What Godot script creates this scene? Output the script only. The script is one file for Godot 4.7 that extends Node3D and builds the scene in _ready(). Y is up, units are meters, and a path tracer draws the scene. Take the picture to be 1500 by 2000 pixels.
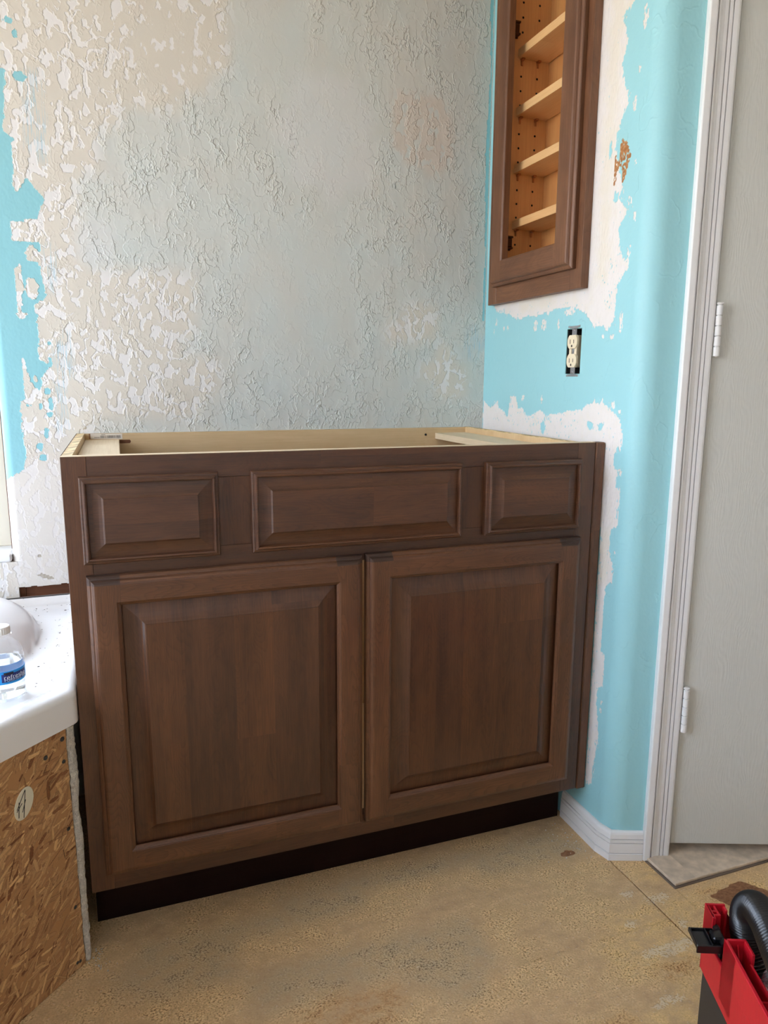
extends Node3D
# A half-finished bathroom corner: stained vanity base, recessed wall cabinet, patched walls, tub deck, bare subfloor.

const VH := 0.876            # vanity height
const VW := 1.0144           # vanity width with the scribe strip (x from -VW to 0)
const VD := 0.533            # vanity depth (face of the face frame)
const WALL_ANGLE := 0.3665   # the door wall turns 21 degrees from the back wall's direction
const CEIL := 2.5

var rng := RandomNumberGenerator.new()
var M := {}

# ------------------------------------------------------------------ mesh builder
class MB:
	var v := PackedVector3Array()
	var n := PackedVector3Array()
	var t := PackedVector2Array()
	var grain := Vector3.UP
	var su := 0.4
	var sv := 1.0
	var off := Vector2.ZERO
	var xf := Transform3D()
	func uv_of(p: Vector3, nn: Vector3) -> Vector2:
		var side := nn.cross(grain)
		if side.length() < 0.3:
			side = Vector3(1, 0, 0) if absf(grain.x) < 0.7 else Vector3(0, 1, 0)
			return Vector2(p.dot(side), p.dot(nn.cross(side))) / su + off
		side = side.normalized()
		return Vector2(p.dot(side) / su, p.dot(grain) / sv) + off
	func tri(a: Vector3, b: Vector3, c: Vector3, na: Vector3, nb: Vector3, nc: Vector3, ua: Vector2, ub: Vector2, uc: Vector2) -> void:
		if (b - a).cross(c - a).dot(na + nb + nc) > 0.0:
			v.append_array([xf * a, xf * c, xf * b]); n.append_array([xf.basis * na, xf.basis * nc, xf.basis * nb]); t.append_array([ua, uc, ub])
		else:
			v.append_array([xf * a, xf * b, xf * c]); n.append_array([xf.basis * na, xf.basis * nb, xf.basis * nc]); t.append_array([ua, ub, uc])
	func poly(p: Array, nn: Vector3) -> void:
		for i in range(1, p.size() - 1):
			tri(p[0], p[i], p[i + 1], nn, nn, nn, uv_of(p[0], nn), uv_of(p[i], nn), uv_of(p[i + 1], nn))
	func face(p: Array, toward: Vector3) -> void:          # normal from the points, on the side of «toward»
		var g := Vector3.ZERO
		for i in range(1, p.size() - 1):
			g += (p[i] - p[0]).cross(p[i + 1] - p[0])
		if g.length() < 1e-12:
			return
		g = g.normalized()
		if g.dot(toward) < 0.0:
			g = -g
		poly(p, g)
	func box(a: Vector3, b: Vector3, ch := 0.001) -> void:  # chamfered box from corner a to corner b
		var c := (a + b) * 0.5
		var h := ((b - a) * 0.5).abs()
		ch = minf(ch, minf(h.x, minf(h.y, h.z)) * 0.9)
		for ax in 3:
			var i := (ax + 1) % 3
			var j := (ax + 2) % 3
			for s in [-1.0, 1.0]:
				var q := []
				for k in [[-1, -1], [1, -1], [1, 1], [-1, 1]]:
					var p := Vector3.ZERO
					p[ax] = s * h[ax]; p[i] = k[0] * (h[i] - ch); p[j] = k[1] * (h[j] - ch)
					q.append(c + p)
				var nn := Vector3.ZERO
				nn[ax] = s
				poly(q, nn)
			if ch > 0.0:
				for s1 in [-1.0, 1.0]:
					for s2 in [-1.0, 1.0]:
						var q := []
						for k in [[0, -1], [0, 1], [1, 1], [1, -1]]:
							var p := Vector3.ZERO
							p[ax] = k[1] * (h[ax] - ch)
							p[i] = s1 * (h[i] - (ch if k[0] == 1 else 0.0)); p[j] = s2 * (h[j] - (0.0 if k[0] == 1 else ch))
							q.append(c + p)
						var nn := Vector3.ZERO
						nn[i] = s1; nn[j] = s2
						poly(q, nn.normalized())
		if ch > 0.0:
			for sx in [-1.0, 1.0]:
				for sy in [-1.0, 1.0]:
					for sz in [-1.0, 1.0]:
						var s := Vector3(sx, sy, sz)
						poly([c + s * Vector3(h.x, h.y - ch, h.z - ch), c + s * Vector3(h.x - ch, h.y, h.z - ch), c + s * Vector3(h.x - ch, h.y - ch, h.z)], s.normalized())
	func rings(w: float, h: float, prof: Array, lo: Vector2, hi: Vector2) -> void:  # nested rectangles: prof = [inset, height]; only what lies within lo..hi
		for k in prof.size():
			var a: Array = prof[k]
			if k == prof.size() - 1:
				put_clipped([Vector3(a[0], a[0], a[1]), Vector3(w - a[0], a[0], a[1]), Vector3(w - a[0], h - a[0], a[1]), Vector3(a[0], h - a[0], a[1])], Vector3.BACK, lo, hi)
				break
			var b: Array = prof[k + 1]
			var oa := [Vector3(a[0], a[0], a[1]), Vector3(w - a[0], a[0], a[1]), Vector3(w - a[0], h - a[0], a[1]), Vector3(a[0], h - a[0], a[1])]
			var ob := [Vector3(b[0], b[0], b[1]), Vector3(w - b[0], b[0], b[1]), Vector3(w - b[0], h - b[0], b[1]), Vector3(b[0], h - b[0], b[1])]
			var outs := [Vector3(0, -1, 0), Vector3(1, 0, 0), Vector3(0, 1, 0), Vector3(-1, 0, 0)]
			for i in 4:
				var j := (i + 1) % 4
				var up: Vector3 = outs[i] * signf(b[1] - a[1] + 1e-9) + Vector3.BACK * 2.0 * absf(b[0] - a[0]) / maxf(absf(b[1] - a[1]), 1e-5)
				put_clipped([oa[i], oa[j], ob[j], ob[i]], up, lo, hi)
	func put_clipped(p: Array, toward: Vector3, lo: Vector2, hi: Vector2) -> void:
		for e in 4:
			var ax := e % 2
			var lim: float = lo[ax] if e < 2 else hi[ax]
			var sg := 1.0 if e < 2 else -1.0
			var o := []
			for i in p.size():
				var a: Vector3 = p[i]
				var b: Vector3 = p[(i + 1) % p.size()]
				var da := (a[ax] - lim) * sg
				var db := (b[ax] - lim) * sg
				if da >= -1e-6:
					o.append(a)
				if (da > 1e-6 and db < -1e-6) or (da < -1e-6 and db > 1e-6):
					o.append(a.lerp(b, da / (da - db)))
			p = o
			if p.size() < 3:
				return
		face(p, toward)
	func lathe(prof: Array, seg := 32, smooth := true) -> void:   # prof = [radius, y] from bottom to top, about the y axis
		for i in prof.size() - 1:
			var a: Array = prof[i]
			var b: Array = prof[i + 1]
			var d := Vector2(b[0] - a[0], b[1] - a[1])
			if d.length() < 1e-7:
				continue
			var nl := Vector2(d.y, -d.x).normalized()
			for k in seg:
				var f0 := TAU * k / seg
				var f1 := TAU * (k + 1) / seg
				var c0 := Vector3(cos(f0), 0, sin(f0))
				var c1 := Vector3(cos(f1), 0, sin(f1))
				var q := [c0 * a[0] + Vector3.UP * a[1], c1 * a[0] + Vector3.UP * a[1], c1 * b[0] + Vector3.UP * b[1], c0 * b[0] + Vector3.UP * b[1]]
				var n0 := c0 * nl.x + Vector3.UP * nl.y
				var n1 := c1 * nl.x + Vector3.UP * nl.y
				if not smooth:
					n0 = (n0 + n1).normalized(); n1 = n0
				var u := [Vector2(float(k) / seg, a[1]), Vector2(float(k + 1) / seg, a[1]), Vector2(float(k + 1) / seg, b[1]), Vector2(float(k) / seg, b[1])]
				tri(q[0], q[1], q[2], n0, n1, n1, u[0], u[1], u[2])
				tri(q[0], q[2], q[3], n0, n1, n0, u[0], u[2], u[3])
	func tube(path: Array, rad: Callable, seg := 16) -> void:     # swept round tube
		var rows := []
		var nrm := []
		var side := Vector3.ZERO
		for i in path.size():
			var d: Vector3 = (path[mini(i + 1, path.size() - 1)] - path[maxi(i - 1, 0)]).normalized()
			if i == 0:
				side = d.cross(Vector3.UP if absf(d.y) < 0.9 else Vector3.RIGHT).normalized()
			side = (side - d * side.dot(d)).normalized()
			var up := d.cross(side)
			var r := float((rad as Callable).call(i))
			var row := []
			var nr := []
			for k in seg + 1:
				var f := TAU * k / seg
				var o := side * cos(f) + up * sin(f)
				row.append(path[i] + o * r)
				nr.append(o)
			rows.append(row); nrm.append(nr)
		for i in rows.size() - 1:
			for k in seg:
				var p := [rows[i][k], rows[i][k + 1], rows[i + 1][k + 1], rows[i + 1][k]]
				var g: Vector3 = (p[1] - p[0]).cross(p[3] - p[0]).normalized()
				if g.dot(nrm[i][k]) < 0.0:
					g = -g
				var na: Vector3 = (g * 1.5 + nrm[i][k]).normalized()
				var nb: Vector3 = (g * 1.5 + nrm[i][k + 1]).normalized()
				tri(p[0], p[1], p[2], na, nb, nb, Vector2.ZERO, Vector2.ZERO, Vector2.ZERO)
				tri(p[0], p[2], p[3], na, nb, na, Vector2.ZERO, Vector2.ZERO, Vector2.ZERO)
	func prism(pts: Array, y0: float, y1: float, smooth_sides := false) -> void:     # outline in xz, extruded along y (convex or near it)
		var c := Vector2.ZERO
		for p in pts:
			c += p
		c /= pts.size()
		for i in pts.size():
			var a: Vector2 = pts[i]
			var b: Vector2 = pts[(i + 1) % pts.size()]
			var e := (b - a).orthogonal().normalized()
			if e.dot((a + b) * 0.5 - c) < 0.0:
				e = -e
			poly([Vector3(a.x, y0, a.y), Vector3(b.x, y0, b.y), Vector3(b.x, y1, b.y), Vector3(a.x, y1, a.y)], Vector3(e.x, 0, e.y))
		var top := []
		var bot := []
		for p in pts:
			top.append(Vector3(p.x, y1, p.y)); bot.append(Vector3(p.x, y0, p.y))
		poly(top, Vector3.UP)
		poly(bot, Vector3.DOWN)
	func mesh() -> ArrayMesh:
		var arr := []
		arr.resize(Mesh.ARRAY_MAX)
		arr[Mesh.ARRAY_VERTEX] = v; arr[Mesh.ARRAY_NORMAL] = n; arr[Mesh.ARRAY_TEX_UV] = t
		var m := ArrayMesh.new()
		m.add_surface_from_arrays(Mesh.PRIMITIVE_TRIANGLES, arr)
		return m

func mb(grain := Vector3.UP) -> MB:
	var m := MB.new()
	m.grain = grain
	m.off = Vector2(rng.randf(), rng.randf())
	return m

func put(called: String, m: MB, mat: Material, parent: Node = self) -> MeshInstance3D:
	var o := MeshInstance3D.new()
	o.name = called
	o.mesh = m.mesh()
	o.material_override = mat
	parent.add_child(o, true)
	return o

func thing(called: String, label: String, category: String, at := Vector3.ZERO, group := "") -> Node3D:
	var o := Node3D.new()
	o.name = called
	add_child(o, true)
	o.position = at
	tag(o, label, category, group)
	return o

func tag(o: Node, label: String, category: String, group := "") -> void:
	o.set_meta("label", label)
	o.set_meta("category", category)
	if group:
		o.set_meta("group", group)

func structure(o: Node, label: String, category: String) -> Node:
	tag(o, label, category)
	o.set_meta("kind", "structure")
	return o

func node_structure(called: String, label: String, category: String) -> Node3D:
	var o := Node3D.new()
	o.name = called
	add_child(o, true)
	structure(o, label, category)
	return o

# ------------------------------------------------------------------ textures
func noise_bytes(w: int, h: int, seed_: int, cell_x: float, cell_y: float, octaves := 3, kind := FastNoiseLite.TYPE_SIMPLEX_SMOOTH) -> PackedByteArray:
	# smooth noise, w x h bytes, whose blobs are cell_x by cell_y pixels across
	var f := FastNoiseLite.new()
	f.noise_type = kind
	f.seed = seed_
	f.fractal_octaves = octaves
	f.fractal_type = FastNoiseLite.FRACTAL_FBM if octaves > 1 else FastNoiseLite.FRACTAL_NONE
	var c := minf(cell_x, cell_y)
	f.frequency = 1.0 / c
	var iw := maxi(8, int(w * c / cell_x))
	var ih := maxi(8, int(h * c / cell_y))
	var im := f.get_image(iw, ih)
	if iw != w or ih != h:
		im.resize(w, h, Image.INTERPOLATE_CUBIC)
	im.convert(Image.FORMAT_L8)
	return im.get_data()

func mask_bytes(w: int, h: int, polys: Array, x0: float, y1: float, mm: float, soft: int) -> PackedByteArray:
	# polygons in millimetres (x right, y up) drawn into a soft-edged mask; x0, y1 are the left and top edges, mm the size of a pixel
	var k := 3
	var sw := w / k + 1
	var sh := h / k + 1
	var b := PackedByteArray()
	b.resize(sw * sh)
	for p in polys:
		var pv := PackedVector2Array(p)
		var r := Rect2(pv[0], Vector2.ZERO)
		for q in pv:
			r = r.expand(q)
		var ia := clampi(int((r.position.x - x0) / mm / k), 0, sw - 1)
		var ib := clampi(int((r.end.x - x0) / mm / k) + 1, 0, sw - 1)
		var ja := clampi(int((y1 - r.end.y) / mm / k), 0, sh - 1)
		var jb := clampi(int((y1 - r.position.y) / mm / k) + 1, 0, sh - 1)
		for j in range(ja, jb + 1):
			for i in range(ia, ib + 1):
				if Geometry2D.is_point_in_polygon(Vector2(x0 + (i + 0.5) * k * mm, y1 - (j + 0.5) * k * mm), pv):
					b[j * sw + i] = 255
	var im := Image.create_from_data(sw, sh, false, Image.FORMAT_L8, b)
	if soft > 1:
		im.resize(maxi(4, sw / soft), maxi(4, sh / soft), Image.INTERPOLATE_BILINEAR)
	im.resize(w, h, Image.INTERPOLATE_CUBIC)
	return im.get_data()

func tex(im: Image) -> ImageTexture:
	return ImageTexture.create_from_image(im)

func rgb_tex(w: int, h: int, b: PackedByteArray) -> ImageTexture:
	return tex(Image.create_from_data(w, h, false, Image.FORMAT_RGB8, b))

func height_tex(w: int, h: int, f: PackedFloat32Array) -> ImageTexture:
	return tex(Image.create_from_data(w, h, false, Image.FORMAT_RF, f.to_byte_array()))

func pts(a: Array) -> PackedVector2Array:
	var o := PackedVector2Array()
	for i in range(0, a.size(), 2):
		o.append(Vector2(a[i], a[i + 1]))
	return o

func oval(x: float, y: float, rx: float, ry: float) -> PackedVector2Array:
	var o := PackedVector2Array()
	for k in 20:
		o.append(Vector2(x + rx * cos(TAU * k / 20), y + ry * sin(TAU * k / 20)))
	return o

func plain(c: Color, rough := 0.6, metal := 0.0) -> StandardMaterial3D:
	var m := StandardMaterial3D.new()
	m.albedo_color = c
	m.roughness = rough
	m.metallic = metal
	return m

func c8(r: float, g: float, b: float) -> Color:
	return Color(r / 255.0, g / 255.0, b / 255.0)

func wood(seed_: int, dark: Color, light: Color, figure: float, rough: float, w := 768, h := 1024) -> StandardMaterial3D:
	# straight grain along v with slow cathedral figure
	var fib := noise_bytes(w, h, seed_, 3.5, 160.0, 2)
	var fine := noise_bytes(w, h, seed_ + 1, 2.2, 40.0, 1)
	var broad := noise_bytes(w, h, seed_ + 2, 120.0, 700.0, 2)
	var bend := noise_bytes(w, h, seed_ + 3, 150.0, 420.0, 2)
	var mott := noise_bytes(w, h, seed_ + 4, 40.0, 70.0, 3)
	var b := PackedByteArray()
	b.resize(w * h * 3)
	var hf := PackedFloat32Array()
	hf.resize(w * h)
	for j in h:
		for i in w:
			var k := j * w + i
			var ring := fposmod(bend[k] * 0.075 + i * 0.006, 1.0)
			ring = ring * ring * ring
			var v := 0.5 + (fib[k] - 128) * 0.0013 + (fine[k] - 128) * 0.0006 + (broad[k] - 128) * 0.0018 + (mott[k] - 128) * 0.0009 - ring * figure
			v = clampf(v, 0.0, 1.0)
			b[k * 3] = int(255.0 * lerpf(dark.r, light.r, v))
			b[k * 3 + 1] = int(255.0 * lerpf(dark.g, light.g, v))
			b[k * 3 + 2] = int(255.0 * lerpf(dark.b, light.b, v))
			hf[k] = fib[k] / 255.0 - ring * 0.4
	var m := StandardMaterial3D.new()
	m.albedo_texture = rgb_tex(w, h, b)
	m.roughness = rough
	m.heightmap_enabled = true
	m.heightmap_texture = height_tex(w, h, hf)
	m.heightmap_scale = 0.008
	return m

# wall colours
const WHITE_MUD := [228.0, 225.0, 222.0]
const BEIGE := [214.0, 206.0, 193.0]
const GREY := [203.0, 208.0, 202.0]
const TEAL := [140.0, 198.0, 206.0]  # one paint on both walls; this tone has the back wall's shade in it

func wall_back_material() -> StandardMaterial3D:
	# x from -1350 to 0 mm, y from 480 to 2130 mm, 1.1 mm per pixel
	var mm := 1.1
	var w := 1228
	var h := 1500
	var x0 := -1350.0
	var y1 := 2130.0
	var teal_main := pts([-1350, 1608, -1100, 1610, -1112, 1487, -1097, 1482, -1102, 1383, -1096, 1370, -1078, 1404, -1063, 1387, -1045, 1365, -1062, 1323, -1113, 1316, -1113, 1275, -1084, 1274, -1058, 1275, -1066, 1237, -1057, 1189, -1056, 1165, -1080, 1147, -1077, 1128, -1077, 1076,
		-1079, 1031, -1066, 1029, -1056, 1018, -1074, 1003, -1079, 966, -1092, 975, -1103, 1000, -1110, 1058, -1112, 998, -1113, 949, -1123, 947, -1124, 879, -1119, 829, -1128, 794, -1152, 782, -1166, 770, -1350, 770])
	var holes := [pts([-1113, 1222, -1100, 1232, -1098, 1190, -1106, 1130, -1112, 1122, -1113, 1170]), oval(-1082, 1182, 13, 22), oval(-1076, 1252, 12, 18), oval(-1088, 992, 4, 8), oval(-1106, 1126, 10, 5)]
	var spots := [oval(-1088, 1698, 9, 7), oval(-1074, 1597, 14, 8), oval(-1062, 940, 5, 17), oval(-1083, 934, 4, 9), oval(-1066, 966, 6, 9), oval(-1066, 915, 6, 7), oval(-1074, 874, 5, 14), oval(-1090, 846, 8, 9), oval(-1086, 822, 6, 8), oval(-1056, 1030, 4, 10), oval(-1056, 1068, 5, 5), oval(-1077, 1676, 5, 8), oval(-1106, 934, 5, 5)]
	var teal_m := mask_bytes(w, h, [teal_main] + spots, x0, y1, mm, 2)
	var hole_m := mask_bytes(w, h, holes, x0, y1, mm, 2)
	var edge_m := mask_bytes(w, h, [pts([-16, 2130, 0, 2130, 0, 1150, -6, 1150, -5, 1330, -12, 1560, -6, 1700, -4, 1760, -10, 1900])], x0, y1, mm, 1)
	var scr_m := mask_bytes(w, h, [oval(-1052, 1560, 20, 60), oval(-1050, 1480, 16, 50), oval(-1040, 930, 18, 60), oval(-1045, 1230, 14, 50), oval(-1030, 1040, 14, 60), oval(-30, 1090, 26, 45)], x0, y1, mm, 6)
	var beige_m := mask_bytes(w, h, [pts([-1350, 2130, -760, 2130, -690, 1950, -640, 1700, -720, 1600, -860, 1560, -960, 1430, -1000, 1330, -960, 1230, -860, 1240, -760, 1210, -740, 1080, -820, 1040, -900, 960, -960, 880, -960, 480, -1350, 480]), oval(-190, 1130, 75, 50), oval(-110, 1010, 60, 60), oval(-850, 980, 170, 70)], x0, y1, mm, 14)
	var solid_m := mask_bytes(w, h, [oval(-775, 1690, 95, 90), oval(-830, 1600, 70, 40), oval(-965, 1140, 40, 30)], x0, y1, mm, 10)
	var pink_m := mask_bytes(w, h, [pts([-270, 1680, -200, 1690, -120, 1660, -100, 1560, -120, 1500, -200, 1505, -260, 1560])], x0, y1, mm, 8)
	var lilac_m := mask_bytes(w, h, [oval(-345, 1600, 32, 60), oval(-420, 1560, 120, 140), oval(-860, 2000, 60, 40), oval(-960, 1290, 50, 40)], x0, y1, mm, 12)
	var torn_m := mask_bytes(w, h, [pts([-1118, 555, -1108, 558, -1092, 551, -1078, 542, -1084, 541, -1100, 545]), pts([-1112, 604, -1104, 598, -1112, 594])], x0, y1, mm, 1)
	var calm_m := mask_bytes(w, h, [oval(-420, 1550, 110, 190), oval(-560, 1750, 90, 160), oval(-500, 1200, 140, 180), oval(-775, 1690, 95, 90), pts([-1170, 790, -1000, 820, -1000, 480, -1170, 480])], x0, y1, mm, 14)
	var na := noise_bytes(w, h, 11, 26.0, 40.0, 3)
	var nb := noise_bytes(w, h, 12, 15.0, 24.0, 2)
	var nc := noise_bytes(w, h, 13, 130.0, 170.0, 2)
	var nd := noise_bytes(w, h, 14, 6.0, 9.0, 2)
	var ne := noise_bytes(w, h, 15, 3.0, 60.0, 2)
	var nf := noise_bytes(w, h, 16, 60.0, 100.0, 2)
	var nw := noise_bytes(w, h, 17, 44.0, 62.0, 2)
	var b := PackedByteArray()
	b.resize(w * h * 3)
	var hf := PackedFloat32Array()
	hf.resize(w * h)
	for j in h:
		for i in w:
			var k := j * w + i
			var fine := (nd[k] - 128) * 0.0078
			var n1 := (na[k] - 128) * 0.0078 + fine * 0.10 + 0.10
			var n2 := (nb[k] - 128) * 0.0078 + fine * 0.05
			var low := (nc[k] - 128) * 0.0078
			var calm := calm_m[k] * 0.0039
			var zone := beige_m[k] * 0.0039
			var amp := clampf(0.75 + (nf[k] - 128) * 0.009, 0.15, 1.3) * (1.0 - 0.78 * calm)
			# mesas with a raised lip: trowelled knock-down
			var pl := smoothstep(-0.05, 0.04, n1)
			var r1 := absf(n1) * 15.0
			var r2 := absf(n2 - 0.08) * 11.0
			var hh := 0.34 * pl * amp * (1.0 - 0.6 * zone) + 0.006 * fine + 0.05 * low
			if r1 < 3.0:
				hh += 0.42 * amp * exp(-r1 * r1) * (1.0 - 0.5 * zone)
			if r2 < 3.0:
				hh += 0.32 * amp * exp(-r2 * r2) * clampf(0.35 + (nf[k] - 118) * 0.02, 0.0, 1.0) * (1.0 - 0.5 * zone)
			# colour
			var cr: float = lerpf(GREY[0], 206.0, low * 0.5 + 0.5)
			var cg: float = lerpf(GREY[1] + 1.0, 205.0, low * 0.5 + 0.5)
			var cb: float = lerpf(GREY[2] + 3.0, 197.0, low * 0.5 + 0.5)
			if zone > 0.02:
				# beige islands parted by a network of white filler, wider in some places
				var gap := absf((nw[k] - 128) * 0.0078 + fine * 0.10 + n2 * 0.07) - 0.045 - 0.16 * low - 0.10 * (nf[k] - 128) * 0.0078 + solid_m[k] * 0.0011
				gap = minf(gap, (n1 + 0.13 + solid_m[k] * 0.0008) * 0.8)
				var mesa := smoothstep(-0.015, 0.02, gap)
				hh += (0.22 * mesa + 0.22 * exp(-gap * gap * 1600.0)) * zone * (1.0 - 0.6 * calm)
				mesa = lerpf(mesa, 0.5, calm * (0.75 if i < 400 and j > 1150 else 0.0))
				cr = lerpf(cr, lerpf(WHITE_MUD[0], BEIGE[0], mesa), zone)
				cg = lerpf(cg, lerpf(WHITE_MUD[1], BEIGE[1], mesa), zone)
				cb = lerpf(cb, lerpf(WHITE_MUD[2], BEIGE[2], mesa), zone)
			if pink_m[k] > 4:
				var q := pink_m[k] * 0.0039 * smoothstep(-0.2, 0.0, n1 + 0.12)
				cr = lerpf(cr, 208.0, q); cg = lerpf(cg, 199.0, q); cb = lerpf(cb, 188.0, q)
			if lilac_m[k] > 4:
				var q := lilac_m[k] * 0.0039 * 0.6
				cr = lerpf(cr, 214.0, q); cg = lerpf(cg, 214.0, q); cb = lerpf(cb, 212.0, q)
			if scr_m[k] > 20:
				var q := scr_m[k] * 0.0039 * clampf((ne[k] - 128) * 0.02, 0.0, 0.6)
				cr = lerpf(cr, 165.0, q); cg = lerpf(cg, 198.0, q); cb = lerpf(cb, 212.0, q)
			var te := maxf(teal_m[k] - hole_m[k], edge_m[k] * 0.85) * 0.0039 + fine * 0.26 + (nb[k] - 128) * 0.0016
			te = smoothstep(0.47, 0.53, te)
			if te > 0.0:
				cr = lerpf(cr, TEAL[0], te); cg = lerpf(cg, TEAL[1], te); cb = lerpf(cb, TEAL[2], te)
				hh = lerpf(hh + 0.5 * smoothstep(0.0, 0.1, te) * (1.0 - te), 0.12 + 0.08 * n1 + 0.03 * fine, te)
				if te < 1.0:
					hh += 0.15
			if torn_m[k] > 110:
				cr = 176.0 + 20.0 * fine; cg = 166.0 + 20.0 * fine; cb = 150.0 + 20.0 * fine
				hh -= 0.2
			b[k * 3] = int(cr); b[k * 3 + 1] = int(cg); b[k * 3 + 2] = int(cb)
			hf[k] = hh
	var m := StandardMaterial3D.new()
	m.albedo_texture = rgb_tex(w, h, b)
	m.roughness = 0.48
	m.heightmap_enabled = true
	m.heightmap_texture = height_tex(w, h, hf)
	m.heightmap_scale = 0.23
	m.texture_repeat = false
	return m

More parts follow.
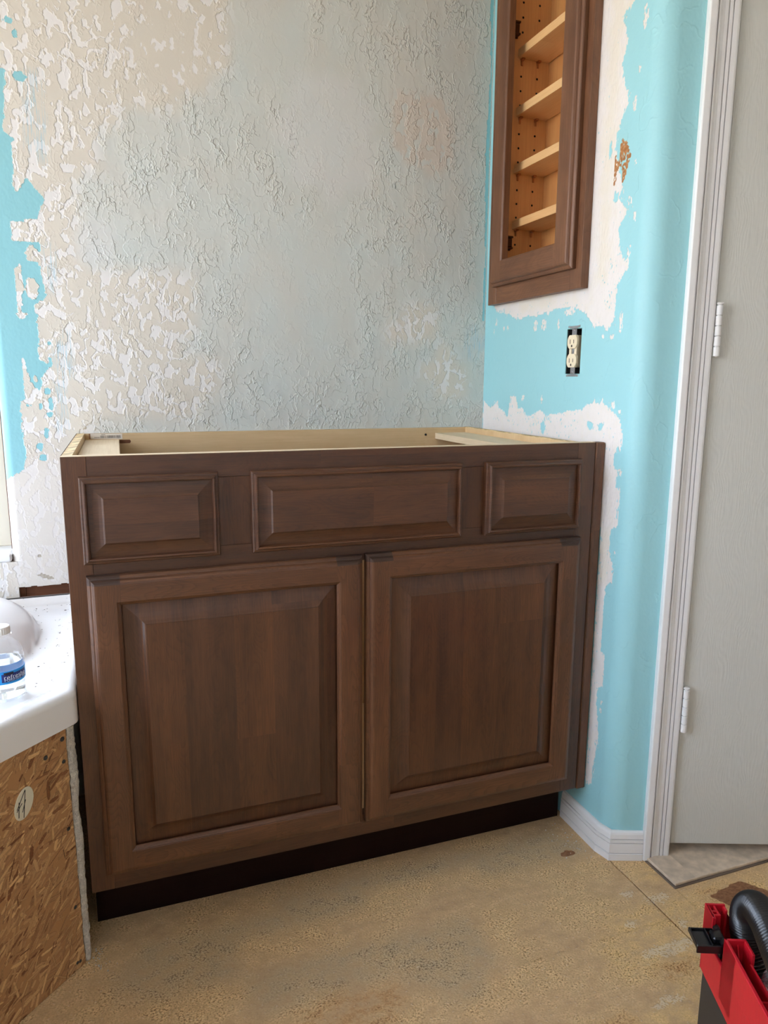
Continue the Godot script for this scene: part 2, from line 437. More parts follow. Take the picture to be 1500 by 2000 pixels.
func wall_right_material() -> StandardMaterial3D:
	# s (along the wall from the corner) from 0 to 800 mm, y from 0 to 2150 mm, 1.2 mm per pixel
	var mm := 1.2
	var w := 667
	var h := 1792
	var y1 := 2150.0
	var up := pts([30, 2200, 556, 2200, 550, 1800, 543, 1679, 508, 1667, 531, 1618, 515, 1583, 543, 1506, 514, 1474, 509, 1433, 539, 1360, 527, 1343, 556, 1314, 533, 1284, 547, 1238, 566, 1206, 544, 1180, 540, 1150, 537, 1119, 525, 1098, 514, 1095, 505, 1108, 476, 1104, 443, 1135, 400, 1150, 358, 1153, 300, 1150, 248, 1143, 215, 1148, 170, 1139, 120, 1160, 75, 1164, 55, 1172, 40, 1200])
	var low := pts([2, 945, 22, 935, 40, 926, 55, 930, 80, 946, 88, 925, 110, 923, 134, 905, 146, 958, 172, 958, 185, 930, 205, 932, 225, 915, 247, 916, 285, 930, 310, 918, 335, 923, 370, 925, 399, 933, 438, 936, 483, 952, 520, 950, 541, 942, 562, 932, 576, 920, 587, 890, 586, 873, 578, 840, 570, 830, 592, 822, 591, 710, 567, 701, 568, 657, 579, 630, 584, 594, 564, 580, 562, 510, 560, 438, 576, 437, 577, 363, 556, 353, 561, 300, 570, 272, 572, 234, 560, 180, 556, 129, 543, 118, 535, 118, 535, 700, 300, 700, 2, 700])
	var bits := [oval(60, 1145, 7, 12), oval(100, 1125, 5, 7), oval(120, 1125, 5, 8), oval(48, 1120, 3, 6), oval(250, 1122, 9, 14), oval(285, 1122, 12, 13), oval(345, 1120, 6, 13), oval(385, 1142, 22, 7), oval(300, 1150, 8, 9), oval(560, 1110, 6, 22), oval(507, 1085, 5, 6), oval(535, 1083, 9, 5), oval(487, 948, 3, 8), oval(515, 955, 3, 7), oval(552, 950, 5, 8), oval(572, 937, 3, 5), oval(205, 955, 8, 8), oval(290, 955, 4, 10), oval(588, 780, 4, 8),
		oval(571, 1240, 6, 10), oval(575, 1640, 7, 22), oval(560, 1500, 6, 14), oval(562, 1330, 6, 10), oval(580, 1300, 5, 9), oval(566, 1215, 7, 12), oval(572, 1395, 4, 6), oval(568, 1555, 4, 7), oval(584, 1690, 5, 12), oval(586, 655, 3, 4), oval(572, 410, 3, 10), oval(575, 330, 3, 8), oval(572, 308, 4, 6)]
	var teal_in := [oval(575, 845, 9, 25), oval(583, 800, 7, 14), oval(520, 1345, 6, 10), oval(495, 1440, 5, 14), oval(545, 1285, 8, 5), oval(480, 905, 9, 8), oval(300, 890, 8, 14), oval(515, 905, 10, 5)]
	var up_m := mask_bytes(w, h, [up, low] + bits, 0.0, y1, mm, 1)
	var far_m := mask_bytes(w, h, [up, low], 0.0, y1, mm, 6)
	var in_m := mask_bytes(w, h, teal_in, 0.0, y1, mm, 2)
	var thin_m := mask_bytes(w, h, [oval(300, 900, 260, 28), oval(420, 1160, 130, 16), oval(520, 1190, 40, 60), oval(570, 480, 10, 130)], 0.0, y1, mm, 6)
	var beige_m := mask_bytes(w, h, [oval(495, 1600, 22, 300), oval(500, 1250, 20, 60), oval(250, 1165, 200, 12), oval(540, 1660, 25, 30), oval(545, 640, 12, 60)], 0.0, y1, mm, 8)
	var brown := pts([530, 1447, 547, 1436, 557, 1412, 550, 1392, 543, 1372, 535, 1368, 537, 1386, 530, 1400, 521, 1398, 519, 1380, 512, 1365, 511, 1408, 513, 1424, 516, 1410, 525, 1414, 524, 1432])
	var brown_m := mask_bytes(w, h, [brown], 0.0, y1, mm, 1)
	var na := noise_bytes(w, h, 21, 26.0, 40.0, 3)
	var nd := noise_bytes(w, h, 22, 5.0, 8.0, 2)
	var ns := noise_bytes(w, h, 23, 5.0, 16.0, 2)
	var nc := noise_bytes(w, h, 24, 70.0, 110.0, 2)
	var nr := noise_bytes(w, h, 25, 60.0, 80.0, 3)
	var b := PackedByteArray()
	b.resize(w * h * 3)
	var hf := PackedFloat32Array()
	hf.resize(w * h)
	for j in h:
		for i in w:
			var k := j * w + i
			var fine := (nd[k] - 128) * 0.0078
			var n1 := (na[k] - 128) * 0.0078
			var st := (ns[k] - 128) * 0.0078
			var hh := 0.035 * fine + 0.08 * n1
			var rr := absf((nr[k] - 128) * 0.0078 + fine * 0.04 - 0.1) * 22.0
			if rr < 2.5:
				hh += 0.22 * exp(-rr * rr) * clampf((nc[k] - 120) * 0.02, 0.0, 1.0)
			var cr: float = TEAL[0] + 17.0  # same teal paint, lightened: stronger light on this wall is in the colour
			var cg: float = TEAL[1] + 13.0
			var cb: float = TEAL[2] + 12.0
			var mu := (up_m[k] * 0.62 + far_m[k] * 0.38 - in_m[k]) * 0.0039 + fine * 0.34 + st * 0.42 + n1 * 0.2 - thin_m[k] * 0.0039 * clampf(0.1 + st * 0.9 + n1 * 0.5, 0.0, 0.7)
			mu = smoothstep(0.46, 0.54, mu) if far_m[k] > 6 or up_m[k] > 60 else 0.0
			if mu > 0.0:
				var be := clampf(beige_m[k] * 0.0039 + n1 * 0.5, 0.0, 1.0) * 0.8
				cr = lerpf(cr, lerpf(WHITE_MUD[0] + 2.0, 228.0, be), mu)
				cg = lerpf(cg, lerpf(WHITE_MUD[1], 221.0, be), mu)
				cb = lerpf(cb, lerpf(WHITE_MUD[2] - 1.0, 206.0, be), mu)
				hh = lerpf(hh, 0.3 + 0.22 * n1 + 0.12 * st + 0.05 * fine, mu)
			if brown_m[k] > 90 and fine + n1 * 0.5 < 0.33:
				var q := clampf(0.5 + fine * 0.8, 0.0, 1.0)
				cr = lerpf(150.0, 205.0, q); cg = lerpf(95.0, 150.0, q); cb = lerpf(48.0, 95.0, q)
				hh = 0.0 + 0.05 * fine
			b[k * 3] = int(cr); b[k * 3 + 1] = int(cg); b[k * 3 + 2] = int(cb)
			hf[k] = hh
	var m := StandardMaterial3D.new()
	m.albedo_texture = rgb_tex(w, h, b)
	m.roughness = 0.5
	m.heightmap_enabled = true
	m.heightmap_texture = height_tex(w, h, hf)
	m.heightmap_scale = 0.22
	m.texture_repeat = false
	return m

func subfloor_material() -> StandardMaterial3D:
	# x from -1200 to 700 mm, z from 380 to 1780 mm, 1 mm per pixel (repeats beyond)
	var w := 1900
	var h := 1400
	var na := noise_bytes(w, h, 31, 170.0, 130.0, 3)
	var nb := noise_bytes(w, h, 32, 45.0, 30.0, 3)
	var nc := noise_bytes(w, h, 33, 5.0, 4.0, 2)
	var nd := noise_bytes(w, h, 34, 2.2, 2.2, 1)
	var ne := noise_bytes(w, h, 35, 14.0, 9.0, 2)
	var ng := noise_bytes(w, h, 36, 220.0, 220.0, 2)
	var x0 := -1200.0
	var z0 := 380.0
	# soft worn places: x, z, rx, rz
	var grey := mask_bytes(w, h, [oval(-560, 2000 - 720, 220, 55), oval(-880, 2000 - 620, 110, 60), oval(-160, 2000 - 560, 130, 50), oval(-700, 2000 - 560, 200, 30), oval(-990, 2000 - 800, 40, 90), oval(-430, 2000 - 800, 90, 30), oval(-60, 2000 - 930, 70, 18), oval(-380, 2000 - 530, 330, 22)], x0, 2000.0 - z0, 1.0, 14)
	var gold := mask_bytes(w, h, [oval(-30, 2000 - 860, 140, 90), oval(-150, 2000 - 1040, 220, 90), oval(150, 2000 - 860, 140, 110), oval(60, 2000 - 700, 60, 40), oval(-380, 2000 - 1050, 180, 100)], x0, 2000.0 - z0, 1.0, 16)
	var rust := mask_bytes(w, h, [oval(-70, 2000 - 905, 50, 22), oval(-120, 2000 - 1090, 60, 60), oval(150, 2000 - 815, 60, 40), oval(-620, 2000 - 810, 90, 50), oval(-260, 2000 - 1010, 60, 60)], x0, 2000.0 - z0, 1.0, 10)
	var chalk := mask_bytes(w, h, [oval(-75, 2000 - 800, 16, 8), oval(-30, 2000 - 730, 16, 9), oval(20, 2000 - 760, 30, 12), oval(-130, 2000 - 960, 40, 6), oval(-100, 2000 - 1130, 14, 34), oval(-190, 2000 - 1150, 30, 18), oval(230, 2000 - 840, 30, 26), oval(-50, 2000 - 870, 60, 14), oval(15, 2000 - 830, 9, 9), oval(-150, 2000 - 1190, 10, 20)], x0, 2000.0 - z0, 1.0, 3)
	var bare := mask_bytes(w, h, [pts([120, 2000 - 790, 210, 2000 - 775, 250, 2000 - 830, 160, 2000 - 880]), oval(-70, 2000 - 585, 18, 9)], x0, 2000.0 - z0, 1.0, 2)
	var b := PackedByteArray()
	b.resize(w * h * 3)
	var hf := PackedFloat32Array()
	hf.resize(w * h)
	for j in h:
		var z := z0 + j
		for i in w:
			var k := j * w + i
			var x := x0 + i
			var n1 := (na[k] - 128) * 0.0078
			var n2 := (nb[k] - 128) * 0.0078
			var n3 := (nc[k] - 128) * 0.0078
			var n4 := (nd[k] - 128) * 0.0078
			var n5 := (ne[k] - 128) * 0.0078
			var cr := 212.0 + 10.0 * n1 + 15.0 * n2
			var cg := 178.0 + 9.0 * n1 + 15.0 * n2
			var cb := 132.0 + 4.0 * n1 + 11.0 * n2
			var q := grey[k] * 0.0039 * (0.75 + n2 * 0.5)
			cr = lerpf(cr, 182.0, q * 0.75); cg = lerpf(cg, 162.0, q * 0.75); cb = lerpf(cb, 130.0, q * 0.75)
			q = gold[k] * 0.0039 * clampf(0.55 + n2 * 0.8, 0.0, 1.0)
			cr = lerpf(cr, 226.0, q); cg = lerpf(cg, 190.0, q); cb = lerpf(cb, 132.0, q)
			q = rust[k] * 0.0039 * clampf(0.45 + n2 + n5 * 0.6, 0.0, 0.8)
			cr = lerpf(cr, 184.0, q * 0.8); cg = lerpf(cg, 140.0, q * 0.8); cb = lerpf(cb, 92.0, q * 0.8)
			# crumbs of old mortar: dark pits and light grains
			var sp := n3 * 0.7 + n4 * 0.45
			var rough_here := clampf(0.6 + n1 * 0.5 + n2 * 0.5, 0.25, 1.0)
			sp *= rough_here
			cr += 44.0 * sp; cg += 42.0 * sp; cb += 36.0 * sp
			var pit := clampf((-n3 - n4 * 0.5 - 0.42 + n2 * 0.35) * 3.0, 0.0, 1.0) * clampf(n1 * 1.6 + n2 * 0.8 + 0.35, 0.1, 1.0)
			cr -= 46.0 * pit; cg -= 46.0 * pit; cb -= 40.0 * pit
			# combed trowel lines in slowly turning directions
			var dir := (ng[k] - 128) * 0.022
			var comb := sin((x * cos(dir) + z * sin(dir)) * 1.35) * clampf(n1 * 1.2 + 0.35 + n5 * 0.4, 0.0, 1.0)
			cr += 9.0 * comb; cg += 9.0 * comb; cb += 7.0 * comb
			var hh := -0.25 * pit + 0.22 * n3 * rough_here + 0.16 * n4 * rough_here + 0.1 * n5 + 0.09 * comb
			q = smoothstep(0.35, 0.55, chalk[k] * 0.0026 + n5 * 0.35 + n3 * 0.6)
			if q > 0.0:
				cr = lerpf(cr, 228.0, q * 0.5); cg = lerpf(cg, 218.0, q * 0.5); cb = lerpf(cb, 198.0, q * 0.5)
				hh += 0.3 * q
			q = smoothstep(0.42, 0.5, bare[k] * 0.0039 + n5 * 0.1)
			if q > 0.0:
				cr = lerpf(cr, 140.0 + 22.0 * n5 + 14.0 * n3, q); cg = lerpf(cg, 97.0 + 20.0 * n5 + 12.0 * n3, q); cb = lerpf(cb, 64.0 + 16.0 * n5 + 10.0 * n3, q)
				hh -= 0.35 * q
			# ghost joints of the lifted tiles
			var gl := minf(absf(x - 69.0 + 2.0 * n2), 1e3) if z > 745.0 and z < 1130.0 else 1e3
			gl = minf(gl, absf(z - 812.0 - 3.0 * n2)) if x < 0.0 and x > -330.0 else gl
			if gl < 1.8 and n2 + n5 + n3 > 0.0:
				cr -= 20.0; cg -= 20.0; cb -= 18.0
				hh -= 0.2
			b[k * 3] = clampi(int(cr), 0, 255); b[k * 3 + 1] = clampi(int(cg), 0, 255); b[k * 3 + 2] = clampi(int(cb), 0, 255)
			hf[k] = hh
	var m := StandardMaterial3D.new()
	m.albedo_texture = rgb_tex(w, h, b)
	m.roughness = 0.82
	m.heightmap_enabled = true
	m.heightmap_texture = height_tex(w, h, hf)
	m.heightmap_scale = 0.2
	return m

func strand_material() -> StandardMaterial3D:
	# oriented strand board: thousands of thin flakes laid over one another
	var w := 640
	var h := 768
	var r := RandomNumberGenerator.new()
	r.seed = 77
	var b := PackedByteArray()
	b.resize(w * h * 3)
	var hf := PackedFloat32Array()
	hf.resize(w * h)
	for k in w * h:
		b[k * 3] = 176; b[k * 3 + 1] = 128; b[k * 3 + 2] = 80
	for f in 2600:
		var cx := r.randf() * w
		var cy := r.randf() * h
		var ang := r.randfn(-0.65, 0.5)
		var ln := r.randf_range(14.0, 58.0)
		var wd := r.randf_range(2.0, 11.0)
		var tone := clampf(r.randfn(0.55, 0.24), 0.0, 1.0)
		if r.randf() < 0.12:
			tone = r.randf_range(-0.45, 0.0)
		var col := Color(0.60, 0.41, 0.25).lerp(Color(0.88, 0.70, 0.48), tone)
		var lift := r.randf_range(0.3, 1.0)
		var ca := cos(ang)
		var sa := sin(ang)
		for u in int(ln * 1.2):
			for q in int(wd * 1.3) + 1:
				var du := u / 1.2 - ln * 0.5
				var dv := q / 1.3 - wd * 0.5
				if absf(dv) > wd * 0.5 * (1.0 - pow(absf(du) / (ln * 0.5), 5.0)):
					continue
				var px := posmod(int(cx + du * ca - dv * sa), w)
				var py := posmod(int(cy + du * sa + dv * ca), h)
				var k := py * w + px
				var g := 1.0 + 0.07 * sin(dv * 2.6 + f) - (0.18 if absf(dv) > wd * 0.5 - 0.9 else 0.0)
				b[k * 3] = clampi(int(col.r * 255.0 * g), 0, 255); b[k * 3 + 1] = clampi(int(col.g * 255.0 * g), 0, 255); b[k * 3 + 2] = clampi(int(col.b * 255.0 * g), 0, 255)
				hf[k] = lift + dv / wd * 0.3
	var m := StandardMaterial3D.new()
	m.albedo_texture = rgb_tex(w, h, b)
	m.roughness = 0.7
	m.heightmap_enabled = true
	m.heightmap_texture = height_tex(w, h, hf)
	m.heightmap_scale = 0.09
	return m

func speckled(seed_: int, base: Color, amount: float, relief: float, rough: float, cell := 5.0, n := 256, stretch := 1.0) -> StandardMaterial3D:
	var a := noise_bytes(n, n, seed_, cell, cell * stretch, 3)
	var c := noise_bytes(n, n, seed_ + 1, 60.0, 60.0, 2)
	var b := PackedByteArray()
	b.resize(n * n * 3)
	var hf := PackedFloat32Array()
	hf.resize(n * n)
	for k in n * n:
		var d := 1.0 + ((a[k] - 128) * 0.5 + (c[k] - 128) * 0.5) / 128.0 * amount
		b[k * 3] = clampi(int(base.r * 255.0 * d), 0, 255); b[k * 3 + 1] = clampi(int(base.g * 255.0 * d), 0, 255); b[k * 3 + 2] = clampi(int(base.b * 255.0 * d), 0, 255)
		hf[k] = a[k] / 255.0
	var m := StandardMaterial3D.new()
	m.albedo_texture = rgb_tex(n, n, b)
	m.roughness = rough
	if relief > 0.0:
		m.heightmap_enabled = true
		m.heightmap_texture = height_tex(n, n, hf)
		m.heightmap_scale = relief
	return m

func materials() -> void:
	M.wall_back = wall_back_material()
	M.wall_right = wall_right_material()
	M.subfloor = subfloor_material()
	M.strand = strand_material()
	M.stain = wood(101, c8(60, 33, 17), c8(120, 75, 43), 0.16, 0.5)
	M.stain2 = wood(111, c8(70, 41, 23), c8(130, 84, 52), 0.26, 0.5)
	M.stain3 = wood(121, c8(56, 31, 17), c8(110, 69, 42), 0.12, 0.5)
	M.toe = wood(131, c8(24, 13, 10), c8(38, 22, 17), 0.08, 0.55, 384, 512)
	for q in [M.stain, M.stain2, M.stain3]:
		q.clearcoat_enabled = true
		q.clearcoat = 0.4
		q.clearcoat_roughness = 0.16
	M.end_grain = wood(139, c8(44, 27, 19), c8(78, 54, 42), 0.1, 0.4, 256, 256)
	M.stain_lit = wood(138, c8(84, 51, 31), c8(142, 98, 67), 0.16, 0.45, 384, 768)  # vanity finish again, lightened: window light on the wall cabinet is painted in
	M.amber = wood(145, c8(196, 136, 80), c8(232, 180, 116), 0.05, 0.45, 384, 512)
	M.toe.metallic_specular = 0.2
	M.amber_lit = wood(146, c8(222, 170, 114), c8(244, 204, 148), 0.05, 0.45, 384, 512)  # lit copy of amber: the brightness on the shelves is in the colour
	M.maple = wood(141, c8(198, 164, 120), c8(224, 196, 154), 0.06, 0.45, 512, 768)
	M.pine = wood(151, c8(206, 182, 146), c8(236, 218, 188), 0.08, 0.6, 384, 512)
	M.chip = speckled(161, c8(205, 180, 138), 0.5, 0.05, 0.85, 3.0)
	M.white_paint = plain(c8(233, 232, 231), 0.4)
	M.room_white = plain(c8(225, 225, 223), 0.8)
	M.door_paint = door_material()
	M.tub = plain(c8(240, 237, 233), 0.16)
	M.plaster = speckled(191, c8(196, 188, 174), 0.22, 0.08, 0.85, 9.0)
	M.tile = speckled(201, c8(206, 188, 166), 0.16, 0.02, 0.45, 22.0)
	M.thinset = plain(c8(112, 98, 86), 0.9)
	M.ivory = plain(c8(236, 222, 192), 0.32)
	M.dark_slot = plain(c8(30, 24, 18), 0.6)
	M.steel = plain(c8(180, 180, 184), 0.32, 0.9)
	M.black_box = plain(c8(34, 32, 32), 0.55)
	M.bronze = plain(c8(70, 48, 36), 0.35, 0.8)
	M.copper_clip = plain(c8(186, 128, 84), 0.3, 0.7)
	M.red = speckled(211, c8(196, 22, 38), 0.05, 0.006, 0.42, 4.0)
	M.black = plain(c8(18, 18, 20), 0.3)
	M.charcoal = plain(c8(46, 44, 43), 0.5)
	M.stud = wood(221, c8(92, 54, 34), c8(134, 86, 54), 0.1, 0.85, 256, 384)
	M.vinyl = plain(c8(232, 222, 202), 0.4)
	M.pane = StandardMaterial3D.new()
	M.pane.albedo_color = Color(1, 1, 1, 0.03)
	M.pane.roughness = 0.0
	M.pane.transparency = BaseMaterial3D.TRANSPARENCY_ALPHA

func door_material() -> StandardMaterial3D:
	# embossed wood grain under satin paint
	var w := 512
	var h := 768
	var a := noise_bytes(w, h, 181, 5.0, 120.0, 2)
	var bnd := noise_bytes(w, h, 182, 110.0, 300.0, 2)
	var hf := PackedFloat32Array()
	hf.resize(w * h)
	for j in h:
		for i in w:
			var k := j * w + i
			var s := sin(i * 0.55 + bnd[k] * 0.16)
			hf[k] = 0.5 * s + (a[k] - 128) * 0.006
	var m := plain(c8(206, 206, 199), 0.45)
	m.heightmap_enabled = true
	m.heightmap_texture = height_tex(w, h, hf)
	m.heightmap_scale = 0.012
	return m

# ------------------------------------------------------------------ the scene
func _ready() -> void:
	rng.seed = 4242
	var cam := Camera3D.new()
	cam.name = "camera"
	add_child(cam)
	cam.transform = Transform3D(Basis(Vector3(0.939287, 0.00628, 0.343076), Vector3(0.055917, 0.983666, -0.171099), Vector3(-0.338547, 0.179895, 0.923593)), Vector3(-0.925556, 0.997399, 1.755354))
	cam.fov = 70.68
	cam.near = 0.02
	cam.current = true
	var we := WorldEnvironment.new()
	we.name = "daylight"
	var env := Environment.new()
	env.background_mode = Environment.BG_SKY
	var sky := Sky.new()
	var sm := ProceduralSkyMaterial.new()
	sm.sky_top_color = c8(196, 214, 240)
	sm.sky_horizon_color = c8(244, 246, 250)
	sm.ground_horizon_color = c8(206, 200, 190)
	sm.ground_bottom_color = c8(170, 160, 146)
	sm.sky_energy_multiplier = 1.0
	sm.ground_energy_multiplier = 1.0
	sky.sky_material = sm
	env.sky = sky
	env.background_energy_multiplier = 15.5
	env.tonemap_mode = Environment.TONE_MAPPER_LINEAR
	env.tonemap_exposure = 1.0
	env.sdfgi_enabled = true
	env.ssao_enabled = true
	env.ssil_enabled = true
	we.environment = env
	add_child(we)
	materials()
	room()
	vanity()
	wall_cabinet()
	outlet()
	bathtub()
	vacuum()
	small_things()

# ---- room
const REAR := 3.4
const LEFT := -2.35
const WIN_L := -2.15
const WIN_R := -1.166
const WIN_B := 0.612
const WIN_T := 2.1

func holed(m: MB, o: Vector3, ux: Vector3, uy: Vector3, nrm: Vector3, w: float, h: float, holes: Array, thick: float, uv: Callable) -> void:
	# a wall slab: front face at o spanned by ux, uy with rectangular holes [x0, y0, x1, y1], thickness behind
	var xs := [0.0, w]
	var ys := [0.0, h]
	for q in holes:
		xs.append_array([q[0], q[2]]); ys.append_array([q[1], q[3]])
	xs.sort(); ys.sort()
	var back := -nrm * thick
	for i in xs.size() - 1:
		for j in ys.size() - 1:
			var x0: float = xs[i]; var x1: float = xs[i + 1]; var y0: float = ys[j]; var y1: float = ys[j + 1]
			if x1 - x0 < 1e-6 or y1 - y0 < 1e-6:
				continue
			var inside := false
			for q in holes:
				if x0 >= q[0] - 1e-6 and x1 <= q[2] + 1e-6 and y0 >= q[1] - 1e-6 and y1 <= q[3] + 1e-6:
					inside = true
			if inside:
				continue
			var p := [Vector2(x0, y0), Vector2(x1, y0), Vector2(x1, y1), Vector2(x0, y1)]
			var f := []
			var u := []
			for a in p:
				f.append(o + ux * a.x + uy * a.y)
				u.append((uv as Callable).call(a))
			m.tri(f[0], f[1], f[2], nrm, nrm, nrm, u[0], u[1], u[2])
			m.tri(f[0], f[2], f[3], nrm, nrm, nrm, u[0], u[2], u[3])
			m.poly([f[0] + back, f[1] + back, f[2] + back, f[3] + back], -nrm)
	for q in holes + [[0.0, 0.0, w, h]]:
		var c: Vector3 = o + ux * (q[0] + q[2]) * 0.5 + uy * (q[1] + q[3]) * 0.5
		var outer: bool = q[0] <= 0.0 and q[2] >= w
		var e := [Vector2(q[0], q[1]), Vector2(q[2], q[1]), Vector2(q[2], q[3]), Vector2(q[0], q[3])]
		for i in 4:
			var a: Vector2 = e[i]
			var b: Vector2 = e[(i + 1) % 4]
			var pa := o + ux * a.x + uy * a.y
			var pb := o + ux * b.x + uy * b.y
			var to: Vector3 = c - (pa + pb) * 0.5
			if outer:
				to = -to
			var ua: Vector2 = (uv as Callable).call(a)
			var ub: Vector2 = (uv as Callable).call(b)
			var nn := (pb - pa).cross(back).normalized()
			if nn.dot(to) < 0.0:
				nn = -nn
			m.tri(pa, pb, pb + back, nn, nn, nn, ua, ub, ub)
			m.tri(pa, pb + back, pa + back, nn, nn, nn, ua, ub, ua)

func room() -> void:
	# floor: two subfloor sheets meeting at a seam, the rest of the room beyond them
	var fl := node_structure("floor", "bare subfloor smeared with old tan mortar after the tiles were lifted", "floor")
	for s in [[LEFT - 0.2, -0.0015, 0.0], [0.0015, 2.2, 0.37]]:
		var m := mb()
		m.box(Vector3(s[0], -0.02, -0.2), Vector3(s[1], 0.0, REAR + 0.2), 0.001)
		for k in m.v.size():
			m.t[k] = Vector2((m.v[k].x + 1.2) / 1.9, (m.v[k].z - 0.38) / 1.4)
		put("subfloor_panel", m, M.subfloor, fl)
	var sub := mb()
	sub.box(Vector3(LEFT - 0.2, -0.1, -0.2), Vector3(2.2, -0.021, REAR + 0.2), 0.0)
	put("slab", sub, M.stud, fl)
	# the tile left under the door, on its bed of mortar
	var ti := mb()
	ti.su = 0.3; ti.sv = 0.3
	ti.box(Vector3(0.0705, 0.003, 0.30), Vector3(0.62, 0.0095, 0.748), 0.0012)
	put("tile", ti, M.tile, fl)
	var tb := mb()
	tb.box(Vector3(0.067, -0.001, 0.30), Vector3(0.62, 0.0032, 0.7515), 0.0008)
	put("mortar_bed", tb, M.thinset, fl)
	var tj := mb()
	tj.su = 0.3; tj.sv = 0.3
	tj.box(Vector3(0.624, 0.003, 0.30), Vector3(1.2, 0.0095, 0.748), 0.0012)
	put("tile", tj, M.tile, fl)

	# back wall: window opening left, drywall stops short of the tub deck
	var wb := mb()
	var uvb := func(a: Vector2) -> Vector2: return Vector2((a.x + LEFT + 1.35) / 1.35, (2.13 - a.y) / 1.65)
	holed(wb, Vector3(LEFT, 0, 0), Vector3.RIGHT, Vector3.UP, Vector3.BACK, -LEFT + 0.15, CEIL, [[WIN_L - LEFT, WIN_B - 0.02, WIN_R + 0.02 - LEFT, WIN_T], [-1.157 - LEFT, 0.40, -1.0 - LEFT, 0.5345]], 0.012, uvb)
	# rounded (bullnose) window edge
	var r := 0.02
	for k in 8:
		var f0 := PI / 2 * k / 8
		var f1 := PI / 2 * (k + 1) / 8
		var a0 := Vector3(WIN_R + r - r * sin(f0), 0, -r + r * cos(f0))
		var a1 := Vector3(WIN_R + r - r * sin(f1), 0, -r + r * cos(f1))
		var n0 := Vector3(-sin(f0), 0, cos(f0))
		var n1 := Vector3(-sin(f1), 0, cos(f1))
		var y0 := Vector3.UP * (WIN_B - 0.02)
		var y1 := Vector3.UP * WIN_T
		var u := [uvb.call(Vector2(a0.x - LEFT, y0.y)), uvb.call(Vector2(a1.x - LEFT, y0.y)), uvb.call(Vector2(a1.x - LEFT, y1.y)), uvb.call(Vector2(a0.x - LEFT, y1.y))]
		wb.tri(a0 + y0, a1 + y0, a1 + y1, n0, n1, n1, u[0], u[1], u[2])
		wb.tri(a0 + y0, a1 + y1, a0 + y1, n0, n1, n0, u[0], u[2], u[3])
	var ur := uvb.call(Vector2(WIN_R - LEFT, 0.9)) as Vector2
	for seg in [[WIN_B - 0.02, 0.76], [0.76, WIN_T]]:
		var q := [Vector3(WIN_R, seg[0], -r), Vector3(WIN_R, seg[0], -0.13), Vector3(WIN_R, seg[1], -0.13), Vector3(WIN_R, seg[1], -r)]
		var ua: Vector2 = uvb.call(Vector2(WIN_R - LEFT, seg[0]))
		var ub: Vector2 = uvb.call(Vector2(WIN_R - LEFT, seg[1] - 0.001))
		wb.tri(q[0], q[1], q[2], Vector3.LEFT, Vector3.LEFT, Vector3.LEFT, ua, ua, ub)
		wb.tri(q[0], q[2], q[3], Vector3.LEFT, Vector3.LEFT, Vector3.LEFT, ua, ub, ub)
	# ragged lower lip of the drywall beside the gap
	var lip := RandomNumberGenerator.new()
	lip.seed = 5
	for k in 12:
		var xa := -1.157 + k * 0.0125
		var dy := lip.randf_range(0.0005, 0.0035)
		wb.box(Vector3(xa, 0.5345 - dy, -0.012), Vector3(xa + 0.0125, 0.5355, -0.0003), 0.0004)
	for k in range(wb.v.size() - 12 * 44 * 3, wb.v.size()):
		wb.t[k] = Vector2((wb.v[k].x + 1.35) / 1.35, (2.13 - wb.v[k].y) / 1.65)
	structure(put("wall_back", wb, M.wall_back), "scraped back wall of patchy beige and white joint compound with blue paint at its left edge", "wall")
	# framing behind the drywall
	var fr := mb(Vector3.RIGHT)
	fr.box(Vector3(-1.145, 0.3, -0.05), Vector3(0.1, 0.62, -0.0125), 0.002)
	fr.box(Vector3(-1.166, 0.62, -0.13), Vector3(0.15, CEIL, -0.0125), 0.0)
	fr.box(Vector3(LEFT, 0.0, -0.13), Vector3(-1.145, WIN_B - 0.02, -0.0125), 0.0)
	fr.box(Vector3(-1.145, 0.0, -0.13), Vector3(0.15, 0.3, -0.0125), 0.0)
	fr.box(Vector3(-1.145, 0.3, -0.13), Vector3(0.15, 0.62, -0.05), 0.0)
	fr.box(Vector3(LEFT, WIN_T, -0.13), Vector3(-1.166, CEIL, -0.0125), 0.0)
	fr.box(Vector3(LEFT, WIN_B - 0.02, -0.13), Vector3(WIN_L, WIN_T, -0.0125), 0.0)
	structure(put("trim_1", fr, M.stud), "brown wood framing behind the gap under the back wall", "framing")
	# sill and window
	var si := mb()
	si.box(Vector3(WIN_L, WIN_B - 0.02, -0.13), Vector3(WIN_R, WIN_B, 0.002), 0.004)
	structure(put("trim_2", si, M.white_paint), "white plastered sill under the window beside the tub", "sill")
	window_at("window_1", "white framed window over the tub deck at the left edge of the back wall", Transform3D(Basis(), Vector3(WIN_L, WIN_B, -0.115)), WIN_R - WIN_L, WIN_T - WIN_B)

	# left wall with the second window over the tub
	var wl := mb()
	holed(wl, Vector3(LEFT, 0, REAR), Vector3.FORWARD, Vector3.UP, Vector3.RIGHT, REAR + 0.1, CEIL, [[REAR - 1.45, WIN_B, REAR - 0.3, WIN_T]], 0.13, func(a: Vector2) -> Vector2: return a)
	structure(put("wall_left", wl, M.room_white), "white wall with a window on the tub's other side", "wall")
	window_at("window_2", "white framed window in the wall left of the tub", Transform3D(Basis(Vector3.FORWARD, Vector3.UP, Vector3.RIGHT), Vector3(LEFT - 0.115, WIN_B, 1.45)), 1.15, WIN_T - WIN_B)

	# right wall with its rounded corner and the start of the door wall
	var t := Vector3(cos(WALL_ANGLE), 0, sin(WALL_ANGLE))
	var nd := Vector3(-sin(WALL_ANGLE), 0, cos(WALL_ANGLE))
	var wr := mb()
